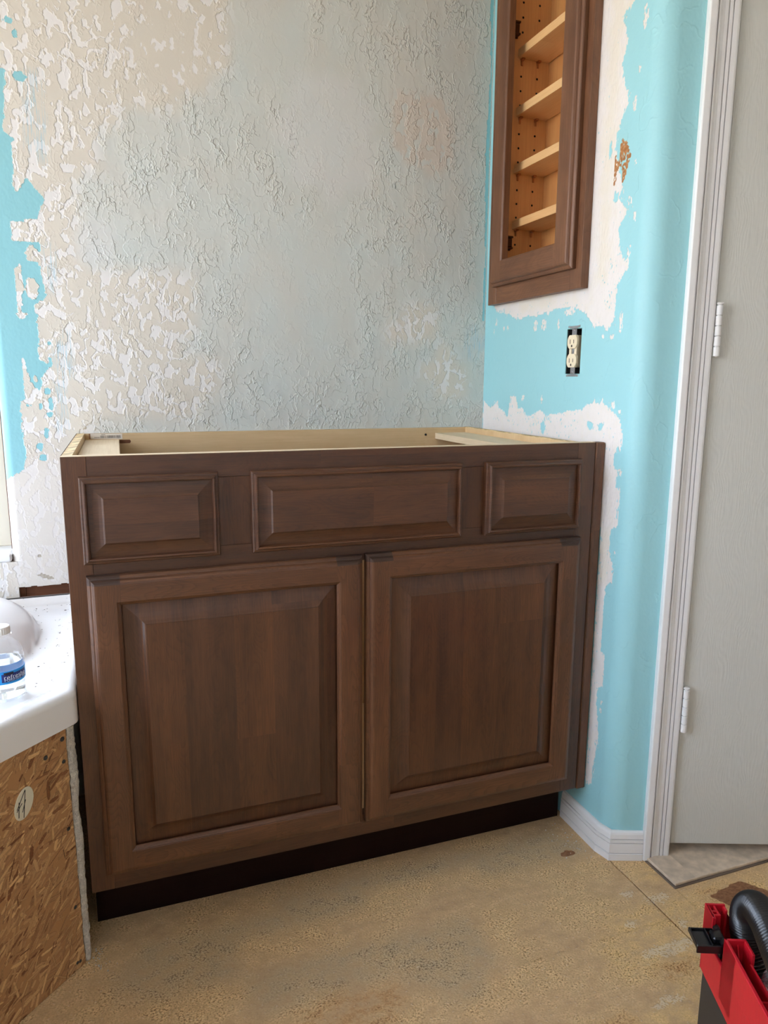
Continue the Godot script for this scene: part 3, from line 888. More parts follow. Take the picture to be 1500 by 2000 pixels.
	var uvr := func(a: Vector2) -> Vector2: return Vector2((0.59 - a.x) / 0.8, (2.15 - a.y) / 2.15)
	holed(wr, Vector3(0, 0, 0.59), Vector3.FORWARD, Vector3.UP, Vector3.LEFT, 0.59, CEIL, [[0.59 - 0.428, 1.212, 0.59 - 0.066, 2.2], [0.59 - 0.4315, 1.013, 0.59 - 0.378, 1.1075]], 0.012, uvr)
	var rr := 0.047
	var cx := rr
	var cz := 0.59
	var s := 0.59
	var turn := PI / 2 - WALL_ANGLE
	var prev := Vector3(0, 0, 0.59)
	for k in 14:
		var f0 := turn * k / 14
		var f1 := turn * (k + 1) / 14
		var a := Vector3(cx - rr * cos(f0), 0, cz + rr * sin(f0))
		var b := Vector3(cx - rr * cos(f1), 0, cz + rr * sin(f1))
		var n0 := Vector3(-cos(f0), 0, sin(f0))
		var n1 := Vector3(-cos(f1), 0, sin(f1))
		var s1 := s + rr * turn / 14
		strip(wr, a, b, n0, n1, s, s1)
		s = s1
		prev = b
	strip(wr, prev, prev + t * 0.055, nd, nd, s, s + 0.055)
	structure(put("wall_right", wr, M.wall_right), "turquoise wall with white patches scraped around the cabinets and a rounded outer corner", "wall")
	var core := mb()
	core.prism([Vector2(0.013, 0.44), Vector2(0.013, 0.592), Vector2(0.03, 0.618), Vector2(prev.x + t.x * 0.05 - nd.x * 0.004, prev.z + t.z * 0.05 - nd.z * 0.004), Vector2(prev.x + t.x * 0.05 - nd.x * 0.1, prev.z + t.z * 0.05 - nd.z * 0.1), Vector2(0.14, 0.44)], 0.0, CEIL)
	core.box(Vector3(0.125, 0, -0.13), Vector3(0.16, CEIL, 0.45), 0.0)
	core.box(Vector3(0.013, 0, -0.1), Vector3(0.12, CEIL, 0.06), 0.0)
	core.box(Vector3(0.013, 0, 0.06), Vector3(0.12, 1.0, 0.44), 0.0)
	core.box(Vector3(0.013, 1.12, 0.06), Vector3(0.12, 1.205, 0.44), 0.0)
	core.box(Vector3(0.013, 2.22, 0.06), Vector3(0.12, CEIL, 0.44), 0.0)
	structure(put("trim_3", core, M.stud), "wood framing hidden inside the turquoise wall", "framing")

	# door casing, door and the wall beyond it
	var corner := Vector3(0.0635, 0, 0.659) - nd * 0.016           # where the casing's outer edge meets the wall plane
	var dw := Transform3D(Basis(t, Vector3.UP, nd), corner)        # local: x along the wall, z out of it
	var jamb := 0.0575
	var doorw := 0.71
	var cas := mb()
	var prof := [[0.0, 0.0], [0.0, 0.0150], [0.0008, 0.0172], [0.0025, 0.0184], [0.012, 0.0184], [0.0142, 0.0178], [0.0150, 0.0150], [0.0154, 0.0118], [0.0168, 0.0118], [0.0172, 0.0156], [0.019, 0.0158], [0.024, 0.0130], [0.029, 0.0112], [0.0345, 0.0108], [0.0352, 0.0106], [0.0354, 0.0062], [0.0368, 0.0062], [0.0370, 0.0106], [0.0430, 0.0104], [0.0432, 0.0060], [0.0446, 0.0060], [0.0448, 0.0104], [0.053, 0.0102], [0.0562, 0.0092], [0.0575, 0.0070], [0.0575, -0.02]]
	cas.xf = dw
	cas.su = 0.25; cas.sv = 0.25
	for i in prof.size() - 1:
		var a: Array = prof[i]
		var b: Array = prof[i + 1]
		cas.face([Vector3(a[0], 0.002, a[1]), Vector3(b[0], 0.002, b[1]), Vector3(b[0], 2.2, b[1]), Vector3(a[0], 2.2, a[1])], Vector3(-(b[1] - a[1]), 0, b[0] - a[0]))
	var ca := node_structure("trim_4", "white moulded door casing between the turquoise wall and the door", "trim")
	put("moulding", cas, M.white_paint, ca)
	var jm := mb()
	jm.xf = dw
	jm.box(Vector3(0.03, 0.002, -0.11), Vector3(0.0582, 2.2, -0.0005), 0.001)
	put("jamb", jm, M.white_paint, ca)
	var stop := mb()
	stop.xf = dw
	stop.box(Vector3(0.058, 0.01, -0.10), Vector3(0.07, 2.2, -0.042), 0.001)
	put("stop", stop, M.white_paint, ca)
	var do := node_structure("door_1", "white painted slab door with pressed grain, hinged beside the casing", "door")
	var leaf := mb()
	leaf.su = 0.3; leaf.sv = 0.5
	leaf.xf = dw
	leaf.box(Vector3(jamb + 0.0030, 0.032, -0.0345), Vector3(jamb + doorw, 2.04, 0.0005), 0.0015)
	put("door_leaf", leaf, M.door_paint, do)
	for hy in [0.291, 1.0445]:
		hinge(do, dw, Vector3(jamb + 0.0075, hy, 0.0082))
	hinge(do, dw, Vector3(jamb + 0.0075, 1.80, 0.0082))
	# the wall beyond the door, above it, and what closes the room
	var wd := mb()
	wd.xf = dw
	wd.box(Vector3(jamb + doorw + 0.003, 0, -0.11), Vector3(1.6, CEIL, 0.0), 0.0)
	wd.box(Vector3(0.02, 2.2, -0.11), Vector3(jamb + doorw + 0.01, CEIL, 0.0), 0.0)
	structure(put("wall_door", wd, M.room_white), "white wall around the door", "wall")
	var cl := mb()
	cl.box(Vector3(0.0, 0, -0.1), Vector3(2.2, CEIL, 0.0), 0.0)
	cl.box(Vector3(2.1, 0, 0.0), Vector3(2.2, CEIL, REAR + 0.1), 0.0)
	structure(put("wall_side", cl, M.room_white), "plain wall closing the space behind the door", "wall")
	var sw := mb()
	sw.box(Vector3(1.25, 0, 1.0), Vector3(1.37, CEIL, REAR), 0.0)
	structure(put("wall_far_right", sw, M.room_white), "plain white wall right of the camera", "wall")
	var wf := mb()
	holed(wf, Vector3(1.4, 0, REAR), Vector3.LEFT, Vector3.UP, Vector3.FORWARD, 1.4 - LEFT + 0.1, CEIL, [[2.9, 1.0, 3.4, 2.1]], 0.12, func(a: Vector2) -> Vector2: return a)  # opening for the unseen fill window, added to brighten surfaces facing the camera
	structure(put("wall_front", wf, M.room_white), "plain white wall behind the camera with an added fill window", "wall")
	window_at("window_3", "added white framed fill window in the wall behind the camera", Transform3D(Basis(Vector3.LEFT, Vector3.UP, Vector3.FORWARD), Vector3(-1.5, 1.0, REAR + 0.09)), 0.5, 1.1)
	var ce := mb()
	ce.box(Vector3(LEFT - 0.2, CEIL, -0.2), Vector3(2.3, CEIL + 0.1, REAR + 0.2), 0.0)
	structure(put("ceiling", ce, M.room_white), "white ceiling", "ceiling")

	# baseboard: three mitred lengths round the corner
	var path := [Vector2(-0.0105, 0.462), Vector2(-0.0125, 0.597), Vector2(-0.0035, 0.6335), Vector2(0.0632, 0.6585)]
	var names := ["baseboard_right", "baseboard_corner", "baseboard_door"]
	var labels := ["long white baseboard running from the vanity toe kick to the rounded corner", "short mitred white baseboard piece on the rounded corner", "short white baseboard piece between the rounded corner and the door casing"]
	var bp := [[0.0, 0.0], [0.0, 0.0128], [-0.0008, 0.0138], [-0.0010, 0.0150], [0.0, 0.0158], [0.0050, 0.0160], [0.0050, 0.0174], [0.0004, 0.0176], [0.0010, 0.0385], [0.0060, 0.0387], [0.0060, 0.0402], [0.0012, 0.0405], [0.0012, 0.0470], [0.0055, 0.0472], [0.0055, 0.0486], [0.0022, 0.0490], [0.0034, 0.0585], [0.0056, 0.0625], [0.0085, 0.064], [0.013, 0.064]]
	for i in 3:
		var a: Vector2 = path[i]
		var b: Vector2 = path[i + 1]
		var g := mb(Vector3(b.x - a.x, 0, b.y - a.y).normalized())
		g.su = 0.25; g.sv = 0.25
		for k in bp.size() - 1:
			var q0: Array = bp[k]
			var q1: Array = bp[k + 1]
			var pa0 := mitre(path, i, q0[0]); var pb0 := mitre(path, i + 1, q0[0])
			var pa1 := mitre(path, i, q1[0]); var pb1 := mitre(path, i + 1, q1[0])
			var on := Vector2(b.y - a.y, -(b.x - a.x)).normalized() * -1.0
			var outw := Vector3(on.x, 0.0, on.y)
			if outw.dot(Vector3(-1, 0, 0.6)) < 0.0:
				outw = -outw
			g.face([Vector3(pa0.x, q0[1], pa0.y), Vector3(pb0.x, q0[1], pb0.y), Vector3(pb1.x, q1[1], pb1.y), Vector3(pa1.x, q1[1], pa1.y)], outw + Vector3.UP * 0.6)
		structure(put(names[i], g, M.white_paint), labels[i], "baseboard")

func mitre(path: Array, i: int, inset: float) -> Vector2:
	# a path corner moved inward (towards the wall) by inset, mitred
	var d0: Vector2 = (path[maxi(i, 1)] - path[maxi(i, 1) - 1]).normalized()
	var d1: Vector2 = (path[mini(i, path.size() - 2) + 1] - path[mini(i, path.size() - 2)]).normalized()
	var n0 := Vector2(d0.y, -d0.x)
	var n1 := Vector2(d1.y, -d1.x)
	var n := (n0 + n1).normalized()
	return path[i] + n * inset / maxf(n.dot(n0), 0.3)

func strip(m: MB, a: Vector3, b: Vector3, n0: Vector3, n1: Vector3, s0: float, s1: float) -> void:
	var c := Vector3.UP * CEIL
	var v0 := 1.0
	var v1 := (2.15 - CEIL) / 2.15
	m.tri(a, b, b + c, n0, n1, n1, Vector2(s0 / 0.8, v0), Vector2(s1 / 0.8, v0), Vector2(s1 / 0.8, v1))
	m.tri(a, b + c, a + c, n0, n1, n0, Vector2(s0 / 0.8, v0), Vector2(s1 / 0.8, v1), Vector2(s0 / 0.8, v1))

func window_at(called: String, label: String, xf: Transform3D, w: float, h: float) -> void:
	var o := node_structure(called, label, "window")
	var fr := mb()
	fr.xf = xf
	var f := 0.07
	fr.box(Vector3(0, 0, -0.02), Vector3(f, h, 0.03), 0.002)
	fr.box(Vector3(w - f, 0, -0.02), Vector3(w, h, 0.03), 0.002)
	fr.box(Vector3(f, 0, -0.02), Vector3(w - f, f, 0.03), 0.002)
	fr.box(Vector3(f, h - f, -0.02), Vector3(w - f, h, 0.03), 0.002)
	put("window_frame", fr, M.vinyl, o)
	var mu := mb()
	mu.xf = xf
	mu.box(Vector3(w * 0.5 - 0.02, f, -0.015), Vector3(w * 0.5 + 0.02, h - f, 0.022), 0.002)
	put("mullion", mu, M.white_paint, o)
	for k in 2:
		var g := mb()
		g.xf = xf
		var x0 := f + k * (w * 0.5 + 0.02 - f)
		g.poly([Vector3(x0, f, 0), Vector3(x0 + w * 0.5 - 0.02 - f, f, 0), Vector3(x0 + w * 0.5 - 0.02 - f, h - f, 0), Vector3(x0, h - f, 0)], Vector3.BACK)
		put("pane", g, M.pane, o)

func hinge(parent: Node3D, dw: Transform3D, at: Vector3) -> void:
	var hx := Node3D.new()
	hx.name = "hinge"
	parent.add_child(hx, true)
	for k in 5:
		var g := mb()
		g.xf = dw * Transform3D(Basis(), at + Vector3(0, k * 0.0186, 0))
		g.lathe([[0.0, 0.0], [0.0050, 0.0], [0.0058, 0.0006], [0.0058, 0.0166], [0.0050, 0.0172], [0.0, 0.0172]], 24)
		put("knuckle", g, M.white_paint, hx)
	var p := mb()
	p.xf = dw * Transform3D(Basis(), at)
	p.lathe([[0.0, -0.002], [0.0030, -0.001], [0.0036, 0.0], [0.0036, 0.0925], [0.0062, 0.0945], [0.0064, 0.096], [0.005, 0.0972], [0.0, 0.0975]], 20)
	p.box(Vector3(-0.006, 0.001, -0.007), Vector3(0.006, 0.092, -0.0052), 0.0003)
	put("pin", p, M.white_paint, hx)

# ---- vanity
func raised(parent: Node3D, called: String, at: Vector3, w: float, h: float, mats: Array) -> Node3D:
	# frame-and-panel door: stiles, rails, and the staves its raised panel is glued from
	var d := Node3D.new()
	d.name = called
	parent.add_child(d, true)
	d.position = at
	var frame := [[0.0, 0.0], [0.0, 0.0085], [0.0012, 0.0102], [0.0045, 0.0122], [0.0062, 0.0126], [0.0066, 0.0146], [0.0085, 0.0172], [0.0115, 0.0188], [0.0145, 0.0192], [0.0435, 0.0192], [0.0445, 0.0186], [0.0448, 0.0172], [0.0475, 0.0158], [0.0500, 0.0135], [0.0506, 0.0112]]
	var e := 0.0506
	for side in [[0.0, e], [w - e, w]]:
		var m := mb(Vector3.UP)
		frame_piece(m, w, h, frame, Vector2(side[0], 0.0), Vector2(side[1], h - 0.0145))
		var st := put("stile", m, M.stain2, d)
		var eg := mb(Vector3.RIGHT)                         # the end grain at the top took the stain darker
		frame_piece(eg, w, h, frame, Vector2(side[0], h - 0.0145), Vector2(side[1], h))
		st.set_meta("label", "door stile with darker end grain at its top")
		put("end_grain", eg, M.end_grain, d)
	for side in [[0.0, e], [h - e, h]]:
		var m := mb(Vector3.RIGHT)
		frame_piece(m, w, h, frame, Vector2(e, side[0]), Vector2(w - e, side[1]))
		put("rail", m, M.stain2, d)
	var pan := [[0.0496, 0.0062], [0.0525, 0.0066], [0.0600, 0.0074], [0.0680, 0.0088], [0.0750, 0.0108], [0.0810, 0.0136], [0.0850, 0.0166], [0.0862, 0.0170], [0.0866, 0.0186]]
	var x := 0.0496
	var k := 0
	while x < w - 0.05:
		var wd := rng.randf_range(0.055, 0.085)
		if x < 0.06:
			wd += 0.03
		var x1 := x + wd
		if x1 > w - 0.12:
			x1 = w - 0.0496
		var m := mb(Vector3.UP)
		m.rings(w, h, pan, Vector2(x, 0.0), Vector2(x1, h))
		put("stave", m, mats[k % mats.size()], d)
		x = x1
		k += 1 + rng.randi() % 2
	var bk := mb()
	bk.box(Vector3(0.012, 0.012, 0.0005), Vector3(w - 0.012, h - 0.012, 0.0055), 0.0)
	put("back", bk, M.stain3, d)
	return d

func frame_piece(m: MB, w: float, h: float, prof: Array, lo: Vector2, hi: Vector2) -> void:
	var p := prof.duplicate()
	p.append([prof[-1][0] + 0.00001, prof[-1][1]])
	for k in p.size() - 1:                       # the ring faces only, without the middle
		var one := [p[k], p[k + 1]]
		var a: Array = one[0]
		var b: Array = one[1]
		var oa := [Vector3(a[0], a[0], a[1]), Vector3(w - a[0], a[0], a[1]), Vector3(w - a[0], h - a[0], a[1]), Vector3(a[0], h - a[0], a[1])]
		var ob := [Vector3(b[0], b[0], b[1]), Vector3(w - b[0], b[0], b[1]), Vector3(w - b[0], h - b[0], b[1]), Vector3(b[0], h - b[0], b[1])]
		var outs := [Vector3(0, -1, 0), Vector3(1, 0, 0), Vector3(0, 1, 0), Vector3(-1, 0, 0)]
		for i in 4:
			var j := (i + 1) % 4
			var up: Vector3 = outs[i] * signf(b[1] - a[1] + 1e-9) + Vector3.BACK * 2.0 * absf(b[0] - a[0]) / maxf(absf(b[1] - a[1]), 1e-5)
			m.put_clipped([oa[i], oa[j], ob[j], ob[i]], up, lo, hi)

func vanity() -> void:
	var o := thing("vanity_cabinet", "dark stained wooden vanity base cabinet with two raised panel doors and no countertop", "cabinet", Vector3(-VW, 0, 0))
	var W := VW                                            # local x = world x + VW
	var st := VW - 0.0237                                  # right edge of the face frame
	# carcass
	var sides := [["side_panel", 0.0, 0.0165, M.stain3], ["side_panel", st - 0.0335, st - 0.017, M.maple]]
	for s in sides:
		var m := mb(Vector3.UP)
		m.box(Vector3(s[1], 0.114, 0.002), Vector3(s[2], VH - 0.0012, VD - 0.02), 0.0004)
		m.box(Vector3(s[1], 0.0, 0.002), Vector3(s[2], 0.114, 0.455), 0.0)
		var sp := put(s[0], m, M.maple, o)
		var cap := mb(Vector3.BACK)                        # raw particle-board edge on top
		cap.su = 0.12; cap.sv = 0.12
		cap.box(Vector3(s[1] + 0.0003, VH - 0.0013, 0.0022), Vector3(s[2] - 0.0003, VH - 0.0005, VD - 0.0205), 0.0)
		put("raw_edge", cap, M.chip, sp)
	var skin := mb(Vector3.UP)
	skin.box(Vector3(-0.0006, 0.114, 0.002), Vector3(-0.0001, VH, VD - 0.02), 0.0)
	put("side_veneer", skin, M.stain3, o)
	var back := mb(Vector3.RIGHT)
	back.box(Vector3(0.0165, 0.02, 0.003), Vector3(st - 0.0335, VH - 0.0008, 0.0125), 0.0005)
	var bk := put("back_panel", back, M.maple, o)
	for sx in [[0.088, 0.112], [W - 0.142, W - 0.116]]:      # slots cut for the braces
		var sl := mb()
		sl.xf = Transform3D(Basis(), Vector3((sx[0] + sx[1]) * 0.5, 0.8565, 0.0127))
		var ring := []
		for k in 16:
			ring.append(Vector3(cos(TAU * k / 16) * 0.004 + (0.009 if k < 4 or k > 12 else -0.009), sin(TAU * k / 16) * 0.0042, 0.0))
		sl.poly(ring, Vector3.BACK)
		put("slot", sl, M.stud, bk)
	var bolt := mb()
	bolt.xf = Transform3D(Basis(Vector3.RIGHT, Vector3.BACK, Vector3.DOWN), Vector3(W - 0.172, 0.8575, 0.0125))
	bolt.lathe([[0.003, 0.0], [0.003, 0.0012], [0.0, 0.0014]], 12)
	put("screw", bolt, M.dark_slot, bk)
	var bot := mb(Vector3.RIGHT)
	bot.box(Vector3(0.0165, 0.118, 0.0125), Vector3(st - 0.0335, 0.134, VD - 0.02), 0.0)
	put("bottom_panel", bot, M.maple, o)
	for bx in [[0.0168, 0.0885], [st - 0.1215, st - 0.0338]]:
		var m := mb(Vector3.BACK)
		m.box(Vector3(bx[0], 0.846, 0.0128), Vector3(bx[1], 0.8618, VD - 0.0205), 0.001)
		put("brace", m, M.pine, o)
	# paper label with a bar code, stuck to the back panel
	var lb := mb()
	lb.poly([Vector3(0.025, 0.8635, 0.0130), Vector3(0.0955, 0.8622, 0.0130), Vector3(0.0955, 0.8745, 0.0130), Vector3(0.025, 0.8752, 0.0130)], Vector3.BACK)
	for k in lb.v.size():
		lb.t[k] = Vector2((lb.v[k].x - 0.025) / 0.0705, (0.875 - lb.v[k].y) / 0.0125)
	put("paper_label", lb, barcode(), o).set_meta("label", "white paper label with a bar code")
	# face frame
	var ff := Node3D.new()
	ff.name = "face_frame"
	o.add_child(ff, true)
	var z0 := VD - 0.02
	for q in [[0.0, 0.0375, 0.114, VH], [st - 0.0405, st, 0.114, VH]]:
		var m := mb(Vector3.UP)
		m.box(Vector3(q[0], q[2], z0), Vector3(q[1], q[3], VD), 0.0006)
		put("stile", m, M.stain, ff)
	for q in [[0.836, VH], [0.672, 0.718], [0.114, 0.158]]:
		var m := mb(Vector3.RIGHT)
		m.box(Vector3(0.0376, q[0], z0), Vector3(st - 0.0406, q[1], VD - 0.0001), 0.0004)
		put("rail", m, M.stain3, ff)
	for q in [[0.232, 0.300], [0.684, 0.746]]:
		var m := mb(Vector3.UP)
		m.box(Vector3(q[0], 0.7182, z0), Vector3(q[1], 0.8358, VD - 0.0002), 0.0004)
		put("mullion", m, M.stain, ff)
	var re := mb(Vector3.RIGHT)
	re.box(Vector3(0.0003, VH + 0.0001, z0), Vector3(st - 0.0003, VH + 0.0008, VD - 0.0006), 0.0)
	put("raw_edge", re, M.pine, ff)
	# filler between the frame and the wall
	var fi := mb(Vector3.UP)
	fi.box(Vector3(st + 0.0012, 0.112, VD - 0.02), Vector3(W - 0.0012, VH + 0.0004, VD + 0.0025), 0.0022)
	put("filler_strip", fi, M.stain2, o)
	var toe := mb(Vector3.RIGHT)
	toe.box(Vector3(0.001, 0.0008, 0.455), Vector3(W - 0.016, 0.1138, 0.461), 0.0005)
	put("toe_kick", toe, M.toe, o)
	# false drawer fronts
	var dp := [[0.0, 0.0], [0.0, 0.0095], [0.0008, 0.0112], [0.0022, 0.0122], [0.0042, 0.0124], [0.0050, 0.0128], [0.0054, 0.0165], [0.0066, 0.0186], [0.0082, 0.0192], [0.0100, 0.0186], [0.0108, 0.0165], [0.0116, 0.0112], [0.0200, 0.0122], [0.0270, 0.0140], [0.0320, 0.0160], [0.0346, 0.0180], [0.0352, 0.0196]]
	for q in [[0.0244, 0.2395], [0.2936, 0.6905], [0.7395, 0.9545]]:
		var m := mb(Vector3.RIGHT)
		m.xf = Transform3D(Basis(), Vector3(q[0], 0.7035, VD))
		m.rings(q[1] - q[0], 0.1415, dp, Vector2(-1, -1), Vector2(2, 2))
		put("drawer_front", m, [M.stain, M.stain2, M.stain3][rng.randi() % 3] if q[0] > 0.7 or q[0] < 0.1 else M.stain, o)
	# doors
	raised(o, "door", Vector3(0.0262, 0.1475, VD + 0.0005), 0.4662, 0.5365, [M.stain, M.stain2, M.stain3, M.stain])
	raised(o, "door", Vector3(0.4985, 0.1475, VD + 0.0005), 0.4620, 0.5380, [M.stain, M.stain2, M.stain3, M.stain])

func barcode() -> StandardMaterial3D:
	var im := Image.create(280, 50, false, Image.FORMAT_RGB8)
	im.fill(c8(212, 202, 188))
	var r := RandomNumberGenerator.new()
	r.seed = 31
	var x := 96
	while x < 258:
		var wd := r.randi_range(2, 5)
		im.fill_rect(Rect2i(x, 17, wd, 24), c8(40, 36, 34))
		x += wd + r.randi_range(2, 5)
	x = 44
	while x < 92:
		var wd := r.randi_range(3, 7)
		im.fill_rect(Rect2i(x, 30, wd, 6), c8(90, 84, 76))
		x += wd + 3
	im.fill_rect(Rect2i(104, 6, 34, 5), c8(120, 112, 102))
	im.fill_rect(Rect2i(0, 0, 14, 50), c8(150, 110, 80))
	var m := plain(Color.WHITE, 0.6)
	m.albedo_texture = tex(im)
	return m

# ---- recessed cabinet on the right wall
func wall_cabinet() -> void:
	# local: x = world z, y up, z = out of the wall (towards -x)
	var top := 2.14
	var o := thing("wall_cabinet", "tall narrow dark wood cabinet recessed in the turquoise wall, with an open-framed door", "cabinet", Vector3(0, 1.1865, 0))
	o.rotation.y = -PI / 2
	var H := top - 1.1865
	# box inside the wall
	for q in [[0.074, 0.090], [0.405, 0.420]]:
		if q[0] < 0.1:
			var cs := CSGCombiner3D.new()
			cs.name = "side_panel"
			o.add_child(cs, true)
			var bx := CSGBox3D.new()
			bx.name = "board"
			bx.size = Vector3(0.016, H - 0.06, 0.104)
			bx.position = Vector3(0.082, 0.03 + (H - 0.06) * 0.5, -0.0515)
			bx.material = tri_maple()
			cs.add_child(bx)
			var y := 1.203 + 0.064 - 1.1865
			while y < H - 0.08:
				for zz in [-0.028, -0.072]:
					var hole := CSGCylinder3D.new()
					hole.name = "pin_hole"
					hole.radius = 0.0026
					hole.height = 0.02
					hole.sides = 12
					hole.rotation.z = PI / 2
					hole.position = Vector3(0.0875, y, zz)
					hole.operation = CSGShape3D.OPERATION_SUBTRACTION
					hole.material = M.dark_slot
					cs.add_child(hole, true)
				y += 0.032
			continue
		var m := mb(Vector3.UP)
		m.box(Vector3(q[0], 0.03, -0.1035), Vector3(q[1], H - 0.03, 0.0), 0.0003)
		put("side_panel", m, M.amber, o)
	var bk := mb(Vector3.UP)
	bk.box(Vector3(0.074, 0.03, -0.11), Vector3(0.42, H - 0.03, -0.1036), 0.0003)
	put("back_panel", bk, M.amber, o)
	for yy in [0.033, H - 0.049]:
		var m := mb(Vector3.RIGHT)
		m.box(Vector3(0.0902, yy, -0.1035), Vector3(0.4048, yy + 0.016, 0.0), 0.0003)
		put("shelf_board", m, M.amber, o)
	# face frame standing proud of the wall
	var ff := Node3D.new()
	ff.name = "face_frame"
	o.add_child(ff, true)
	for q in [[0.0463, 0.0870], [0.4045, 0.4455]]:
		var m := mb(Vector3.UP)
		m.box(Vector3(q[0], 0.0, 0.0006), Vector3(q[1], H, 0.019), 0.0008)
		put("stile", m, M.stain_lit, ff)
	for q in [[0.0, 0.052], [H - 0.05, H]]:
		var m := mb(Vector3.RIGHT)
		m.box(Vector3(0.0871, q[0], 0.0007), Vector3(0.4044, q[1], 0.0189), 0.0006)
		put("rail", m, M.stain_lit, ff)
	# door: stiles and rails, nothing set in the opening
	var d := Node3D.new()
	d.name = "door"
	o.add_child(d, true)
	d.position = Vector3(0.0815, 0.0405, 0.0195)
	var dw := 0.3445
	var dh := H - 0.085
	var fr := [[0.0, 0.0], [0.0, 0.0085], [0.0015, 0.0102], [0.0050, 0.0120], [0.0070, 0.0125], [0.0075, 0.0148], [0.0100, 0.0178], [0.0135, 0.0192], [0.0520, 0.0192], [0.0550, 0.0182], [0.0572, 0.0162], [0.0580, 0.0145], [0.0582, 0.0]]
	var e := 0.0582
	for side in [[0.0, e], [dw - e, dw]]:
		var m := mb(Vector3.UP)
		frame_piece(m, dw, dh, fr, Vector2(side[0], 0.0), Vector2(side[1], dh))
		m.poly([Vector3(side[0], 0, 0.0002), Vector3(side[1], 0, 0.0002), Vector3(side[1], dh, 0.0002), Vector3(side[0], dh, 0.0002)], Vector3.FORWARD)
		put("stile", m, M.stain_lit, d)
	for side in [[0.0, e], [dh - e, dh]]:
		var m := mb(Vector3.RIGHT)
		frame_piece(m, dw, dh, fr, Vector2(e, side[0]), Vector2(dw - e, side[1]))
		m.poly([Vector3(e, side[0], 0.0002), Vector3(dw - e, side[0], 0.0002), Vector3(dw - e, side[1], 0.0002), Vector3(e, side[1], 0.0002)], Vector3.FORWARD)
		put("rail", m, M.stain_lit, d)
	# concealed hinges on the hidden edge of the frame
	for hy in [1.332, 1.8105]:
		var g := mb()
		g.xf = Transform3D(Basis(), Vector3(0.0902, hy - 1.1865, -0.004))
		g.box(Vector3(0.0002, -0.0165, -0.010), Vector3(0.0035, 0.0165, 0.010), 0.001)
		g.box(Vector3(0.0035, -0.010, -0.007), Vector3(0.0165, 0.010, 0.006), 0.0015)
		g.box(Vector3(0.0035, 0.0105, -0.008), Vector3(0.0200, 0.0150, 0.008), 0.001)
		g.box(Vector3(0.0035, -0.0150, -0.008), Vector3(0.0200, -0.0105, 0.008), 0.001)
		var hg := put("hinge", g, M.bronze, o)
		var sc := mb()
		sc.xf = Transform3D(Basis(Vector3.RIGHT, Vector3.BACK, Vector3.DOWN), Vector3(0.1, hy - 1.1865, 0.0022))
		sc.lathe([[0.0036, -0.002], [0.0036, 0.001], [0.0028, 0.002], [0.0, 0.0022]], 16)
		put("screw", sc, M.steel, hg)
	# clips under the shelves
	for y in [1.3665, 1.4955, 1.6245, 1.7535]:
		for zz in [-0.028, -0.072]:
			var g := mb()
			g.xf = Transform3D(Basis(), Vector3(0.0902, y - 1.1865, zz))
			g.box(Vector3(0.0, -0.0042, -0.0042), Vector3(0.0105, -0.0002, 0.0042), 0.0006)
			g.box(Vector3(0.0, -0.0155, -0.0026), Vector3(0.0030, -0.0042, 0.0026), 0.0008)
			put("shelf_clip", g, M.copper_clip, o)
	# four loose shelves
	var say := ["lowest pale wood shelf on clips in the wall cabinet, just above its bottom rail", "second pale wood shelf from the bottom of the wall cabinet", "third pale wood shelf from the bottom of the wall cabinet", "highest visible pale wood shelf in the wall cabinet, level with the upper hinge"]
	var i := 0
	for y in [1.3665, 1.4955, 1.6245, 1.7535]:
		var m := mb(Vector3.BACK)
		m.box(Vector3(0.0, 0.0, -0.1562), Vector3(0.0845, 0.0190, 0.1562), 0.0006)
		var s := put("cabinet_shelf", m, M.amber_lit)
		s.position = Vector3(0.0165, y, 0.2475)
		tag(s, say[i], "shelf", "shelves in the wall cabinet")
		i += 1

func tri_maple() -> StandardMaterial3D:
	var m: StandardMaterial3D = M.amber.duplicate()
	m.uv1_triplanar = true
	m.uv1_scale = Vector3(2.5, 1.0, 2.5)
	m.heightmap_enabled = false
	return m

